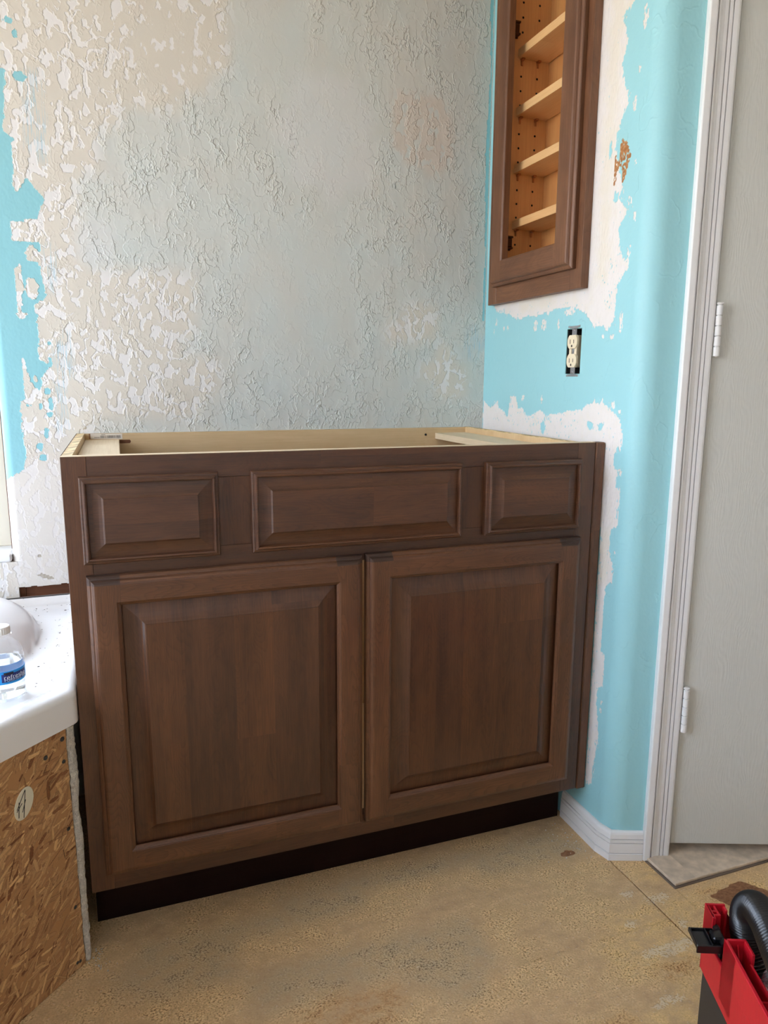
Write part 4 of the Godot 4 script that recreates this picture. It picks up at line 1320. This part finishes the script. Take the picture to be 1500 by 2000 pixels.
# ---- outlet without its cover plate
func outlet() -> void:
	# local: x = world z, z = out of the wall
	var o := thing("wall_outlet", "ivory duplex outlet without a cover plate, its dark box open in the turquoise wall", "outlet", Vector3(0, 1.0603, 0.4045))
	o.rotation.y = -PI / 2
	var bx := mb()
	for q in [[Vector3(-0.0275, -0.049, -0.06), Vector3(0.0275, 0.049, -0.058)], [Vector3(-0.0285, -0.049, -0.06), Vector3(-0.0265, 0.049, -0.002)], [Vector3(0.0265, -0.049, -0.06), Vector3(0.0285, 0.049, -0.002)], [Vector3(-0.0285, -0.051, -0.06), Vector3(0.0285, -0.049, -0.002)], [Vector3(-0.0285, 0.048, -0.06), Vector3(0.0285, 0.050, -0.002)]]:
		bx.box(q[0], q[1], 0.0)
	put("electrical_box", bx, M.black_box, o)
	var st := mb()
	st.box(Vector3(-0.008, -0.050, -0.0015), Vector3(0.008, 0.050, 0.0), 0.0002)
	for s in [-1.0, 1.0]:
		st.box(Vector3(-0.0155, s * 0.0505 - 0.0025, 0.0), Vector3(0.0155, s * 0.0505 + 0.0025, 0.0012), 0.0003)
		st.box(Vector3(-0.0215, s * 0.0515 - 0.002, 0.0), Vector3(-0.0165, s * 0.0515 + 0.0025, 0.0012), 0.0003)
		st.box(Vector3(0.0165, s * 0.0515 - 0.002, 0.0), Vector3(0.0215, s * 0.0515 + 0.0025, 0.0012), 0.0003)
	put("mounting_strap", st, M.steel, o)
	var body := mb()
	body.box(Vector3(-0.0125, -0.0335, -0.026), Vector3(0.0105, 0.0335, -0.0016), 0.002)
	body.box(Vector3(-0.0135, -0.0095, -0.0016), Vector3(-0.0055, 0.0095, 0.0018), 0.0006)
	body.box(Vector3(0.0055, -0.0095, -0.0016), Vector3(0.0135, 0.0095, 0.0018), 0.0006)
	put("receptacle_body", body, M.ivory, o)
	for s in [-1.0, 1.0]:
		var f := mb()
		f.xf = Transform3D(Basis(), Vector3(0, s * 0.0198, 0))
		var outl := []
		for k in 40:
			var a := TAU * k / 40
			outl.append(Vector2(clampf(0.0178 * cos(a), -0.0172, 0.0172), clampf(0.0178 * sin(a), -0.0142, 0.0142)))
		var front := []
		for k in 40:
			var a: Vector2 = outl[k]
			var b: Vector2 = outl[(k + 1) % 40]
			var mid := (a + b) * 0.5
			f.face([Vector3(a.x, a.y, -0.0015), Vector3(b.x, b.y, -0.0015), Vector3(b.x, b.y, 0.0040), Vector3(a.x, a.y, 0.0040)], Vector3(mid.x, mid.y, 0))
			f.face([Vector3(a.x, a.y, 0.0040), Vector3(b.x, b.y, 0.0040), Vector3(b.x * 0.95, b.y * 0.95, 0.0048), Vector3(a.x * 0.95, a.y * 0.95, 0.0048)], Vector3(mid.x, mid.y, 0.02))
			front.append(Vector3(a.x * 0.95, a.y * 0.95, 0.0048))
		f.poly(front, Vector3.BACK)
		var fa := put("outlet_face", f, M.ivory, o)
		for q in [[-0.0064, 0.0005, 0.0009, 0.0046], [0.0064, 0.0005, 0.0009, 0.0038]]:
			var sl := mb()
			sl.xf = f.xf
			sl.box(Vector3(q[0] - q[2], q[1] - q[3], 0.0046), Vector3(q[0] + q[2], q[1] + q[3], 0.00495), 0.0)
			put("blade_slot", sl, M.dark_slot, fa)
		var gr := mb()
		gr.xf = f.xf
		var rg := []
		for k in 14:
			var a := PI * k / 13
			rg.append(Vector3(0.0023 * cos(a), -0.0084 + 0.0023 * sin(a), 0.00495))
		rg.append(Vector3(-0.0023, -0.0108, 0.00495)); rg.append(Vector3(0.0023, -0.0108, 0.00495))
		gr.poly(rg, Vector3.BACK)
		put("ground_hole", gr, M.dark_slot, fa)
		var sc := mb()
		sc.xf = Transform3D(Basis(Vector3.RIGHT, Vector3.BACK, Vector3.DOWN), Vector3(0, s * 0.0435, 0.0))
		sc.lathe([[0.0031, 0.0], [0.0031, 0.0010], [0.0022, 0.0018], [0.0, 0.0020]], 16)
		put("screw", sc, M.steel, o)
	var cs := mb()
	cs.xf = Transform3D(Basis(Vector3.RIGHT, Vector3.BACK, Vector3.DOWN), Vector3(0, 0, 0.0002))
	cs.lathe([[0.0028, 0.0], [0.0028, 0.0008], [0.0, 0.0014]], 16)
	put("screw", cs, M.steel, o)

# ---- tub deck in the corner
const TUB_Y := 0.4985
var tub_out := PackedVector2Array()

func tub_height(p: Vector2, d_edge: float) -> float:
	var h := TUB_Y
	# raised outer rim, falling to the flat deck a little way in
	var d_right := -1.0155 - p.x
	var d_front := (Vector2(-1.0155, 0.5475) - p).dot(Vector2(0.7071, 0.7071)) 
	var d := minf(d_right, d_front)
	h -= 0.0035 * smoothstep(0.030, 0.040, d)
	h += 0.0012 * smoothstep(0.026, 0.029, d) * (1.0 - smoothstep(0.030, 0.034, d))
	# upstand against the walls
	h += 0.0215 * (1.0 - smoothstep(0.004, 0.034, p.y))
	# head rest: a smooth pillow rising from the deck
	var q := Vector2((p.x + 1.262) / 0.168, (p.y - 0.255) / 0.245)
	var r := q.length_squared()
	if r < 1.0:
		h += 0.085 * pow(1.0 - r, 0.62) * smoothstep(0.0, 0.1, 1.0 - r)
	# basin
	var b := Vector2((p.x + 1.80) / 0.40, (p.y - 0.62) / 0.42)
	var br := b.length()
	h -= 0.38 * (1.0 - smoothstep(0.62, 1.0, br))
	if d_edge < 0.0:
		h += d_edge
	return h

func bathtub() -> void:
	var o := thing("bathtub", "white corner bathtub deck with a smooth raised head rest, left of the vanity", "bathtub", Vector3.ZERO)
	# outline, counter-clockwise seen from above is not needed: convex either way
	var outl := [Vector2(LEFT + 0.002, 0.003), Vector2(-1.0155, 0.003)]
	var rad := 0.026
	var cen := Vector2(-1.0155 - rad, 0.5475 - 0.0109)
	for k in 9:
		var a := deg_to_rad(45.0) * k / 8
		outl.append(cen + Vector2(cos(a), sin(a)) * rad)
	outl.append(Vector2(-1.86, 1.3915)); outl.append(Vector2(LEFT + 0.002, 1.3915))
	var ins := []
	var edge_r := 0.012
	for i in outl.size():
		var a: Vector2 = outl[(i + outl.size() - 1) % outl.size()]
		var b: Vector2 = outl[i]
		var c: Vector2 = outl[(i + 1) % outl.size()]
		var n0 := Vector2((b - a).y, -(b - a).x).normalized()
		var n1 := Vector2((c - b).y, -(c - b).x).normalized()
		var n := (n0 + n1).normalized()
		ins.append([b, n, b - n * edge_r / maxf(n.dot(n0), 0.5)])
	var inner := PackedVector2Array()
	for q in ins:
		inner.append(q[2])
	var m := mb()
	# deck: a grid clipped by the inset outline
	var xs := []
	var x := LEFT
	while x < -1.0:
		xs.append(x)
		x += 0.03 if x < -1.5 else 0.0085
	var zs := []
	var z := 0.0
	while z < 1.42:
		zs.append(z)
		z += 0.0085 if z < 0.75 else 0.03
	for i in xs.size() - 1:
		for j in zs.size() - 1:
			var cell := PackedVector2Array([Vector2(xs[i], zs[j]), Vector2(xs[i + 1], zs[j]), Vector2(xs[i + 1], zs[j + 1]), Vector2(xs[i], zs[j + 1])])
			var inside := 0
			for c in cell:
				if Geometry2D.is_point_in_polygon(c, inner):
					inside += 1
			var parts := [cell]
			if inside < 4:
				parts = Geometry2D.intersect_polygons(cell, inner)
			for p in parts:
				var v := []
				var n := []
				for c in p:
					v.append(Vector3(c.x, tub_height(c, 1.0), c.y))
					var e := 0.002
					n.append(Vector3(tub_height(c - Vector2(e, 0), 1.0) - tub_height(c + Vector2(e, 0), 1.0), 2.0 * e, tub_height(c - Vector2(0, e), 1.0) - tub_height(c + Vector2(0, e), 1.0)).normalized())
				for k in range(1, v.size() - 1):
					m.tri(v[0], v[k], v[k + 1], n[0], n[k], n[k + 1], Vector2.ZERO, Vector2.ZERO, Vector2.ZERO)
	# rolled edge and apron lip
	for i in ins.size():
		var a: Array = ins[i]
		var b: Array = ins[(i + 1) % ins.size()]
		var top_a := tub_height(a[2], 1.0)
		var top_b := tub_height(b[2], 1.0)
		var prev := []
		for k in 9:
			var pa: Vector3
			var pb: Vector3
			var na: Vector3
			var nb: Vector3
			if k < 7:
				var f := PI / 2 * k / 6
				pa = Vector3(a[2].x, top_a - edge_r, a[2].y) + Vector3((a[0] - a[2]).x * sin(f), edge_r * cos(f), (a[0] - a[2]).y * sin(f))
				pb = Vector3(b[2].x, top_b - edge_r, b[2].y) + Vector3((b[0] - b[2]).x * sin(f), edge_r * cos(f), (b[0] - b[2]).y * sin(f))
				na = Vector3(a[1].x * sin(f), cos(f), a[1].y * sin(f)); nb = Vector3(b[1].x * sin(f), cos(f), b[1].y * sin(f))
			elif k == 7:
				pa = Vector3(a[0].x, 0.4415, a[0].y); pb = Vector3(b[0].x, 0.4415, b[0].y)
				na = Vector3(a[1].x, 0, a[1].y); nb = Vector3(b[1].x, 0, b[1].y)
			else:
				pa = Vector3(a[2].x, 0.4400, a[2].y); pb = Vector3(b[2].x, 0.4400, b[2].y)
				na = Vector3.DOWN; nb = Vector3.DOWN
			if k > 0:
				var mid: Vector2 = (b[0] - a[0]).normalized()
				if k >= 7 or mid.length() > 0.5:
					var fn := Vector3(mid.y, 0, -mid.x)
					if a[1].dot(b[1]) < 0.9:            # sharp outline corner: flat normals along the side
						na = Vector3(fn.x * Vector2(na.x, na.z).length(), na.y, fn.z * Vector2(na.x, na.z).length()); nb = na
				var n0: Vector3 = prev[2] if k < 8 else Vector3.DOWN
				var n1: Vector3 = prev[3] if k < 8 else Vector3.DOWN
				m.tri(prev[0], prev[1], pb, n0, n1, nb, Vector2.ZERO, Vector2.ZERO, Vector2.ZERO)
				m.tri(prev[0], pb, pa, n0, nb, na, Vector2.ZERO, Vector2.ZERO, Vector2.ZERO)
			prev = [pa, pb, na, nb]
	put("deck", m, M.tub, o)
	# flakes of dried mud and dust on the deck
	var db := mb()
	var r := RandomNumberGenerator.new()
	r.seed = 9
	for k in 150:
		var p := Vector2(r.randf_range(-1.16, -1.022), r.randf_range(0.01, 0.56))
		if (p.x + 1.262) > 0.168 * sqrt(maxf(0.0, 1.0 - pow((p.y - 0.255) / 0.245, 2))) and (Vector2(-1.0155, 0.5475) - p).dot(Vector2(0.7071, 0.7071)) > 0.03:
			var s := r.randf_range(0.0003, 0.0008) * (2.0 if r.randf() < 0.12 else 1.0)
			var y := tub_height(p, 1.0)
			db.xf = Transform3D(Basis(Vector3.UP, r.randf() * TAU), Vector3(p.x, y, p.y))
			db.box(Vector3(-s * r.randf_range(1.0, 3.0), 0.00015, -s), Vector3(s, s * 0.7, s), 0.0)
	var de := put("plaster_crumbs", db, M.thinset)
	tag(de, "scattered specks of dried plaster on the white tub deck", "debris")
	de.set_meta("kind", "stuff")

	# strand-board panel closing the tub's front
	var base := Vector3(-1.0312, 0, 0.5556)
	var dirv := Vector3(-0.70711, 0, 0.70711)
	var nrm := Vector3(0.70711, 0, 0.70711)
	var ap := thing("tub_apron", "brown strand board panel closing the front of the tub", "panel", base)
	ap.basis = Basis(-dirv, Vector3.UP, nrm)              # local x towards the vanity, z out
	var bd := mb()
	bd.su = 0.42; bd.sv = 0.5
	var steps := 24
	for k in steps:                                         # slightly chewed right edge
		var y0 := 0.001 + 0.4375 * k / steps
		var y1 := 0.001 + 0.4375 * (k + 1) / steps
		var e := -0.0045 * (float(k) / steps) + rng.randf_range(-0.0009, 0.0009)
		bd.poly([Vector3(-1.16, y0, 0), Vector3(e, y0, 0), Vector3(e, y1, 0), Vector3(-1.16, y1, 0)], Vector3.BACK)
		bd.poly([Vector3(e, y0, 0), Vector3(e, y0, -0.012), Vector3(e, y1, -0.012), Vector3(e, y1, 0)], Vector3.RIGHT)
	bd.poly([Vector3(-1.16, 0.001, -0.012), Vector3(0, 0.001, -0.012), Vector3(0, 0.4385, -0.012), Vector3(-1.16, 0.4385, -0.012)], Vector3.FORWARD)
	bd.poly([Vector3(-0.62, 0.4385, -0.012), Vector3(0, 0.4385, -0.012), Vector3(0, 0.4385, 0), Vector3(-0.62, 0.4385, 0)], Vector3.UP)
	bd.xf = ap.transform.affine_inverse()
	bd.box(Vector3(LEFT + 0.003, 0.001, 1.372), Vector3(-1.86, 0.4385, 1.384), 0.0)
	put("strand_board", bd, M.strand, ap)
	# white oval spot with dark pencil strokes
	var ov := mb()
	ov.xf = Transform3D(Basis(Vector3.BACK, -0.35), Vector3(-0.0895, 0.3545, 0.0))
	var rim := []
	for k in 28:
		rim.append(Vector3(0.0155 * cos(TAU * k / 28), 0.0248 * sin(TAU * k / 28), 0.0012))
	ov.poly(rim, Vector3.BACK)
	for k in 28:
		var a: Vector3 = rim[k]
		var b: Vector3 = rim[(k + 1) % 28]
		ov.face([a, b, Vector3(b.x * 1.04, b.y * 1.04, 0), Vector3(a.x * 1.04, a.y * 1.04, 0)], a)
	var ovm := put("oval_patch", ov, plain(c8(224, 216, 190), 0.6), ap)
	ovm.set_meta("label", "white oval patch with dark scribbled lines")
	var ink := mb()
	ink.xf = Transform3D(Basis(), Vector3(-0.0895, 0.3545, 0.0014))
	for s in [[0.003, 0.022, -0.0135, -0.004], [-0.009, 0.007, -0.0115, -0.018], [0.003, 0.021, -0.003, -0.022], [0.0025, 0.006, -0.0045, -0.012], [-0.014, -0.007, -0.004, 0.003]]:
		var a := Vector3(s[0], s[1], 0)
		var b := Vector3(s[2], s[3], 0)
		var sd := (b - a).cross(Vector3.BACK).normalized() * 0.0007
		ink.poly([a - sd, b - sd, b + sd, a + sd], Vector3.BACK)
	put("pencil_mark", ink, M.dark_slot, ovm)
	for q in [[-0.0115, 0.424, 0.0042], [-0.012, 0.385, 0.0034], [-0.045, 0.408, 0.004], [-0.013, 0.265, 0.0036], [-0.012, 0.118, 0.0032], [-0.0165, 0.014, 0.0028], [-0.0105, 0.0125, 0.0028]]:
		var nl := mb()
		nl.xf = Transform3D(Basis(Vector3.RIGHT, Vector3.BACK, Vector3.DOWN), Vector3(q[0], q[1], 0.0))
		nl.lathe([[q[2], 0.0], [q[2] * 0.9, 0.0007], [q[2] * 0.4, 0.0004], [0.0, 0.0002]], 14)
		put("nail_head", nl, M.charcoal, ap)
	# plaster-caked post between the apron and the vanity
	var po := mb()
	po.su = 0.06; po.sv = 0.06
	var pr := RandomNumberGenerator.new()
	pr.seed = 21
	var rows := []
	var n := 80
	for k in n + 1:
		var y := 0.0005 + 0.4385 * k / n
		var w0 := -0.0002 - 0.0046 * k / n + 0.0022 + pr.randf_range(0.0, 0.0018)
		var w1 := 0.0182 + 0.0015 * sin(k * 0.21) + pr.randf_range(-0.0012, 0.0012) - (0.0035 if k < 10 else 0.0) - 0.002 * float(k) / n
		var zf := 0.0006 + pr.randf_range(-0.0009, 0.0009) + 0.0012 * sin(k * 0.33)
		var row := []
		for c in 7:
			var f := c / 6.0
			row.append(base - dirv * lerpf(w0, w1, f) + nrm * (zf - 0.004 * pow(absf(f - 0.45) * 2.0, 2.5) + pr.randf_range(-0.0006, 0.0006)) + Vector3.UP * y)
		row.push_front(base - dirv * (w0 + 0.001) - nrm * 0.014 + Vector3.UP * y)
		row.append(base - dirv * (w1 - 0.001) - nrm * 0.014 + Vector3.UP * y)
		rows.append(row)
	for k in n:
		for c in rows[k].size() - 1:
			po.face([rows[k][c], rows[k][c + 1], rows[k + 1][c + 1], rows[k + 1][c]], (nrm if c > 0 and c < 7 else (dirv if c == 0 else -dirv)) )
	var pst := put("corner_post", po, M.plaster)
	tag(pst, "chipped plaster covered corner post between strand board and vanity", "post")

# ---- shop vacuum / tool box in the front right corner
func vacuum() -> void:
	var o := thing("shop_vacuum", "red and black portable shop vacuum with a coiled ribbed hose on the floor", "vacuum", Vector3(-0.213, 0, 1.09))
	o.basis = Basis(Vector3(0.92069, 0, 0.39029), Vector3.UP, Vector3(-0.39029, 0, 0.92069))
	var low := mb()
	low.box(Vector3(0.002, 0.004, 0.003), Vector3(0.355, 0.212, 0.28), 0.004)
	put("lower_body", low, M.charcoal, o)
	for q in [[0.02, 0.02], [0.31, 0.02], [0.02, 0.24], [0.31, 0.24]]:
		var ft := mb()
		ft.box(Vector3(q[0], 0.0, q[1]), Vector3(q[0] + 0.03, 0.006, q[1] + 0.03), 0.001)
		put("foot", ft, M.black, o)
	var sh := mb()
	# skirt: outer walls
	sh.box(Vector3(0.0, 0.203, 0.0), Vector3(0.0045, 0.258, 0.284), 0.0008)
	sh.box(Vector3(0.0, 0.257, 0.0), Vector3(0.0045, 0.300, 0.026), 0.0008)
	sh.box(Vector3(0.0, 0.257, 0.064), Vector3(0.0045, 0.300, 0.284), 0.0008)
	sh.box(Vector3(0.0, 0.203, 0.0), Vector3(0.36, 0.246, 0.0045), 0.0008)
	sh.box(Vector3(0.355, 0.203, 0.0), Vector3(0.36, 0.290, 0.284), 0.0008)
	sh.box(Vector3(0.0, 0.203, 0.28), Vector3(0.36, 0.295, 0.284), 0.0008)
	sh.box(Vector3(0.003, 0.204, 0.003), Vector3(0.357, 0.216, 0.282), 0.0005)
	# inner wall of the double rim
	sh.prism([Vector2(0.019, 0.094), Vector2(0.0215, 0.094), Vector2(0.0235, 0.281), Vector2(0.021, 0.281)], 0.214, 0.292)
	sh.box(Vector3(0.0044, 0.215, 0.146), Vector3(0.022, 0.290, 0.1485), 0.0004)
	sh.box(Vector3(0.0044, 0.215, 0.215), Vector3(0.022, 0.290, 0.2175), 0.0004)
	# back rising wall at the far side of the hose
	sh.box(Vector3(0.072, 0.24, -0.001), Vector3(0.24, 0.312, 0.0045), 0.0008)
	put("tray", sh, M.red, o)
	# hollow corner post
	var p1 := mb()
	p1.box(Vector3(0.0, 0.255, 0.0), Vector3(0.0028, 0.3, 0.026), 0.0005)
	p1.box(Vector3(0.0, 0.255, -0.0015), Vector3(0.026, 0.3005, 0.0015), 0.0005)
	p1.box(Vector3(0.010, 0.255, 0.0), Vector3(0.0125, 0.299, 0.019), 0.0005)
	p1.box(Vector3(0.0, 0.255, 0.0105), Vector3(0.0125, 0.299, 0.013), 0.0005)
	p1.box(Vector3(0.0, 0.255, 0.0185), Vector3(0.0125, 0.300, 0.021), 0.0005)
	p1.box(Vector3(0.0225, 0.225, 0.0), Vector3(0.026, 0.2985, 0.010), 0.0005)
	p1.face([Vector3(0.026, 0.292, 0.0), Vector3(0.060, 0.244, 0.0), Vector3(0.060, 0.214, 0.0), Vector3(0.026, 0.214, 0.0)], Vector3.BACK)
	p1.face([Vector3(0.026, 0.292, -0.002), Vector3(0.060, 0.244, -0.002), Vector3(0.060, 0.244, 0.0), Vector3(0.026, 0.292, 0.0)], Vector3.UP)
	put("rear_post", p1, M.red, o)
	# ribbed post next to the latch
	var p2 := mb()
	p2.box(Vector3(0.0, 0.214, 0.062), Vector3(0.0035, 0.3005, 0.096), 0.0006)
	p2.box(Vector3(0.0, 0.214, 0.062), Vector3(0.027, 0.3005, 0.0655), 0.0006)
	p2.box(Vector3(0.024, 0.214, 0.062), Vector3(0.0275, 0.300, 0.088), 0.0006)
	for s in [0.008, 0.0155]:
		p2.face([Vector3(s, 0.2985, 0.064), Vector3(s + 0.0015, 0.2985, 0.064), Vector3(s + 0.0015, 0.225, 0.092), Vector3(s, 0.225, 0.092)], Vector3(0, 1, 1))
		p2.face([Vector3(s, 0.2985, 0.064), Vector3(s, 0.225, 0.092), Vector3(s, 0.225, 0.064)], Vector3.LEFT)
		p2.face([Vector3(s + 0.0015, 0.2985, 0.064), Vector3(s + 0.0015, 0.225, 0.092), Vector3(s + 0.0015, 0.225, 0.064)], Vector3.RIGHT)
	put("front_post", p2, M.red, o)
	# latch swung outward
	var lt := Node3D.new()
	lt.name = "latch"
	o.add_child(lt, true)
	lt.position = Vector3(0.003, 0.2785, 0.041)
	var pd := mb()
	pd.box(Vector3(-0.032, 0.0, -0.0155), Vector3(0.002, 0.0022, 0.0155), 0.0007)
	pd.box(Vector3(-0.0335, -0.001, -0.0160), Vector3(-0.0310, 0.0062, 0.0160), 0.0009)
	pd.box(Vector3(-0.0335, -0.001, -0.0165), Vector3(0.002, 0.0052, -0.0147), 0.0007)
	pd.box(Vector3(-0.0335, -0.006, 0.0140), Vector3(0.002, 0.0052, 0.0165), 0.0007)
	pd.box(Vector3(-0.014, 0.002, -0.0145), Vector3(-0.0125, 0.0065, 0.0145), 0.0005)
	put("paddle", pd, M.black, lt)
	var hk := mb()
	hk.box(Vector3(-0.010, 0.001, -0.0085), Vector3(0.004, 0.0105, 0.0085), 0.002)
	hk.box(Vector3(0.000, -0.022, -0.0070), Vector3(0.0045, 0.0085, 0.0070), 0.0012)
	hk.xf = Transform3D(Basis(Vector3.RIGHT, PI / 2), Vector3(0.002, 0.0065, -0.0165))
	hk.lathe([[0.0, 0.0], [0.0045, 0.0], [0.0045, 0.008], [0.0036, 0.0085], [0.0036, 0.0245], [0.0045, 0.025], [0.0045, 0.033], [0.0, 0.033]], 16)
	put("hook", hk, M.black, lt)
	# ribbed hose
	var key := [Vector3(0.062, 0.222, 0.045), Vector3(0.050, 0.262, 0.022), Vector3(0.0455, 0.305, 0.020), Vector3(0.044, 0.332, 0.044), Vector3(0.0400, 0.340, 0.082), Vector3(0.034, 0.338, 0.125), Vector3(0.030, 0.330, 0.175), Vector3(0.040, 0.300, 0.235)]
	var path := []
	for i in key.size() - 1:
		var k0: Vector3 = key[maxi(i - 1, 0)]
		var k1: Vector3 = key[i]
		var k2: Vector3 = key[i + 1]
		var k3: Vector3 = key[mini(i + 2, key.size() - 1)]
		var nseg := int(k1.distance_to(k2) / 0.00058)
		for k in nseg:
			path.append(k1.cubic_interpolate(k2, k0, k3, float(k) / nseg))
	var hs := mb()
	hs.tube(path, func(i: int) -> float: return 0.0182 + 0.0020 * sin(i * TAU / 7.0), 28)
	put("hose", hs, M.black, o)
	# clear plastic bag tucked beside the hose
	var bag := mb()
	var bn := FastNoiseLite.new()
	bn.seed = 3
	bn.frequency = 22.0
	var g := 26
	var hgt := func(u: float, v: float) -> Vector3: return Vector3(0.028 + 0.055 * u, 0.262 + 0.03 * bn.get_noise_2d(u * 0.1, v * 0.2) + 0.012 * sin(v * 9.0 + u * 4.0), 0.09 + 0.15 * v)
	for i in g:
		for j in g:
			var a: Vector3 = hgt.call(float(i) / g, float(j) / g)
			var b: Vector3 = hgt.call(float(i + 1) / g, float(j) / g)
			var c: Vector3 = hgt.call(float(i + 1) / g, float(j + 1) / g)
			var d: Vector3 = hgt.call(float(i) / g, float(j + 1) / g)
			bag.face([a, b, c], Vector3.UP)
			bag.face([a, c, d], Vector3.UP)
	var bmat := StandardMaterial3D.new()
	bmat.albedo_color = Color(0.85, 0.87, 0.92, 0.28)
	bmat.roughness = 0.12
	bmat.transparency = BaseMaterial3D.TRANSPARENCY_ALPHA
	var bo := put("plastic_bag", bag, bmat)
	bo.transform = o.transform
	tag(bo, "crumpled clear plastic bag tucked under the vacuum hose", "bag")

# ---- bottle and crumbs
func small_things() -> void:
	var o := thing("water_bottle", "small clear plastic water bottle with a white cap and blue label on the tub deck", "bottle", Vector3(-1.1185, 0.4952, 0.532))
	o.scale = Vector3(1.0, 0.88, 1.0)
	var body := mb()
	var prof := [[0.0, 0.004], [0.018, 0.003], [0.024, 0.0005], [0.0285, 0.003], [0.0302, 0.009], [0.0302, 0.018], [0.0288, 0.021], [0.0302, 0.024], [0.0302, 0.030], [0.0288, 0.033], [0.0300, 0.036], [0.0300, 0.060], [0.0306, 0.062], [0.0308, 0.068], [0.0292, 0.071], [0.0306, 0.074], [0.0304, 0.080], [0.0286, 0.083], [0.0290, 0.087], [0.0272, 0.094], [0.0230, 0.102], [0.0175, 0.109], [0.0135, 0.113], [0.0125, 0.116], [0.0125, 0.119], [0.0155, 0.1195], [0.0155, 0.1207], [0.0122, 0.1215]]
	body.lathe(prof, 40)
	var pet := StandardMaterial3D.new()
	pet.albedo_color = Color(0.95, 0.98, 1.0, 0.09)
	pet.roughness = 0.02
	pet.transparency = BaseMaterial3D.TRANSPARENCY_ALPHA
	put("bottle_body", body, pet, o)
	var water := mb()
	water.lathe([[0.0, 0.0052], [0.022, 0.005], [0.0285, 0.009], [0.0286, 0.066], [0.0284, 0.0715], [0.0, 0.0715]], 40)
	var wm := StandardMaterial3D.new()
	wm.albedo_color = Color(0.97, 0.99, 1.0, 0.02)
	wm.roughness = 0.0
	wm.refraction_enabled = true
	wm.refraction_scale = 0.033
	put("water", water, wm, o)
	var cap := mb()
	var cp := []
	for k in 48:
		var r := 0.0140 + (0.0004 if k % 2 == 0 else 0.0)
		cp.append(Vector2(cos(TAU * k / 48) * r, sin(TAU * k / 48) * r))
	cap.prism(cp, 0.1212, 0.1330)
	cap.lathe([[0.0141, 0.1330], [0.0132, 0.1345], [0.0, 0.1348]], 32)
	put("cap", cap, M.tub, o)
	# paper label wrapped round the body
	var lab := mb()
	lab.lathe([[0.0303, 0.0365], [0.0305, 0.037], [0.0305, 0.0595], [0.0303, 0.060]], 48)
	var blue := plain(c8(24, 150, 226), 0.35)
	var lo := put("paper_label", lab, blue, o)
	lo.set_meta("label", "bright blue wrap-round label with white lettering")
	var patch := mb()
	arc_patch(patch, 0.0307, 0.18, 1.55, 0.0405, 0.0555)
	put("navy_panel", patch, plain(c8(26, 42, 116), 0.4), lo)
	var tag2 := mb()
	arc_patch(tag2, 0.0308, 0.98, 1.44, 0.0535, 0.0580)
	put("black_tag", tag2, plain(c8(30, 30, 52), 0.4), lo)
	letters(lo, "refreshe", 0.0310, 1.43, 0.0452, 0.0100, c8(240, 246, 252))
	letters(lo, "PURIFIED WATER", 0.0310, 1.42, 0.0415, 0.0026, c8(210, 226, 246))
	# crumbs along the foot of the baseboard and beside the post
	var cr := mb()
	var r := RandomNumberGenerator.new()
	r.seed = 14
	for k in 90:
		var p := Vector2(r.randfn(-0.045, 0.022), r.randfn(0.545, 0.04)) if k < 60 else Vector2(r.randfn(-1.012, 0.012), r.randfn(0.555, 0.016))
		if p.y < 0.47 or p.x > -0.018 or p.x < -1.028:
			continue
		var s := r.randf_range(0.0005, 0.0018)
		cr.xf = Transform3D(Basis(Vector3(r.randf(), r.randf(), r.randf()).normalized(), r.randf() * TAU), Vector3(p.x, s * 0.6, p.y))
		cr.box(Vector3(-s, -s * 0.6, -s * 0.8), Vector3(s, s * 0.6, s * 0.8), s * 0.3)
	var co := put("floor_crumbs", cr, M.plaster)
	tag(co, "loose plaster crumbs on the subfloor beside the toe kick", "debris")
	co.set_meta("kind", "stuff")

func arc_patch(m: MB, rad: float, a0: float, a1: float, y0: float, y1: float) -> void:
	var n := 14
	for k in n:
		var f0 := lerpf(a0, a1, float(k) / n)
		var f1 := lerpf(a0, a1, float(k + 1) / n)
		var c0 := Vector3(cos(f0), 0, sin(f0))
		var c1 := Vector3(cos(f1), 0, sin(f1))
		m.tri(c0 * rad + Vector3.UP * y0, c1 * rad + Vector3.UP * y0, c1 * rad + Vector3.UP * y1, c0, c1, c1, Vector2.ZERO, Vector2.ZERO, Vector2.ZERO)
		m.tri(c0 * rad + Vector3.UP * y0, c1 * rad + Vector3.UP * y1, c0 * rad + Vector3.UP * y1, c0, c1, c0, Vector2.ZERO, Vector2.ZERO, Vector2.ZERO)

func letters(parent: Node3D, text: String, rad: float, start: float, y: float, size: float, col: Color) -> void:
	# lettering bent round the bottle; it reads from angle start towards smaller angles
	var tm := TextMesh.new()
	var f := SystemFont.new()
	f.font_names = PackedStringArray(["Droid Sans"])
	tm.font = f
	tm.text = text
	tm.font_size = 64
	tm.pixel_size = size / 64.0
	tm.depth = 0.0
	tm.horizontal_alignment = HORIZONTAL_ALIGNMENT_LEFT
	var arr := tm.surface_get_arrays(0)
	var vs: PackedVector3Array = arr[Mesh.ARRAY_VERTEX]
	var ix: PackedInt32Array = arr[Mesh.ARRAY_INDEX]
	var m := mb()
	var lo := 1e9
	var bo := 1e9
	for v in vs:
		lo = minf(lo, v.x); bo = minf(bo, v.y)
	var at := func(v: Vector3) -> Vector3:
		var a := start - (v.x - lo) / rad
		return Vector3(cos(a) * rad, y + v.y - bo, sin(a) * rad)
	for k in range(0, ix.size(), 3):
		var p := [at.call(vs[ix[k]]), at.call(vs[ix[k + 1]]), at.call(vs[ix[k + 2]])]
		var c: Vector3 = p[0] + p[1] + p[2]
		m.face(p, Vector3(c.x, 0, c.z))
	put("lettering", m, plain(col, 0.4), parent)
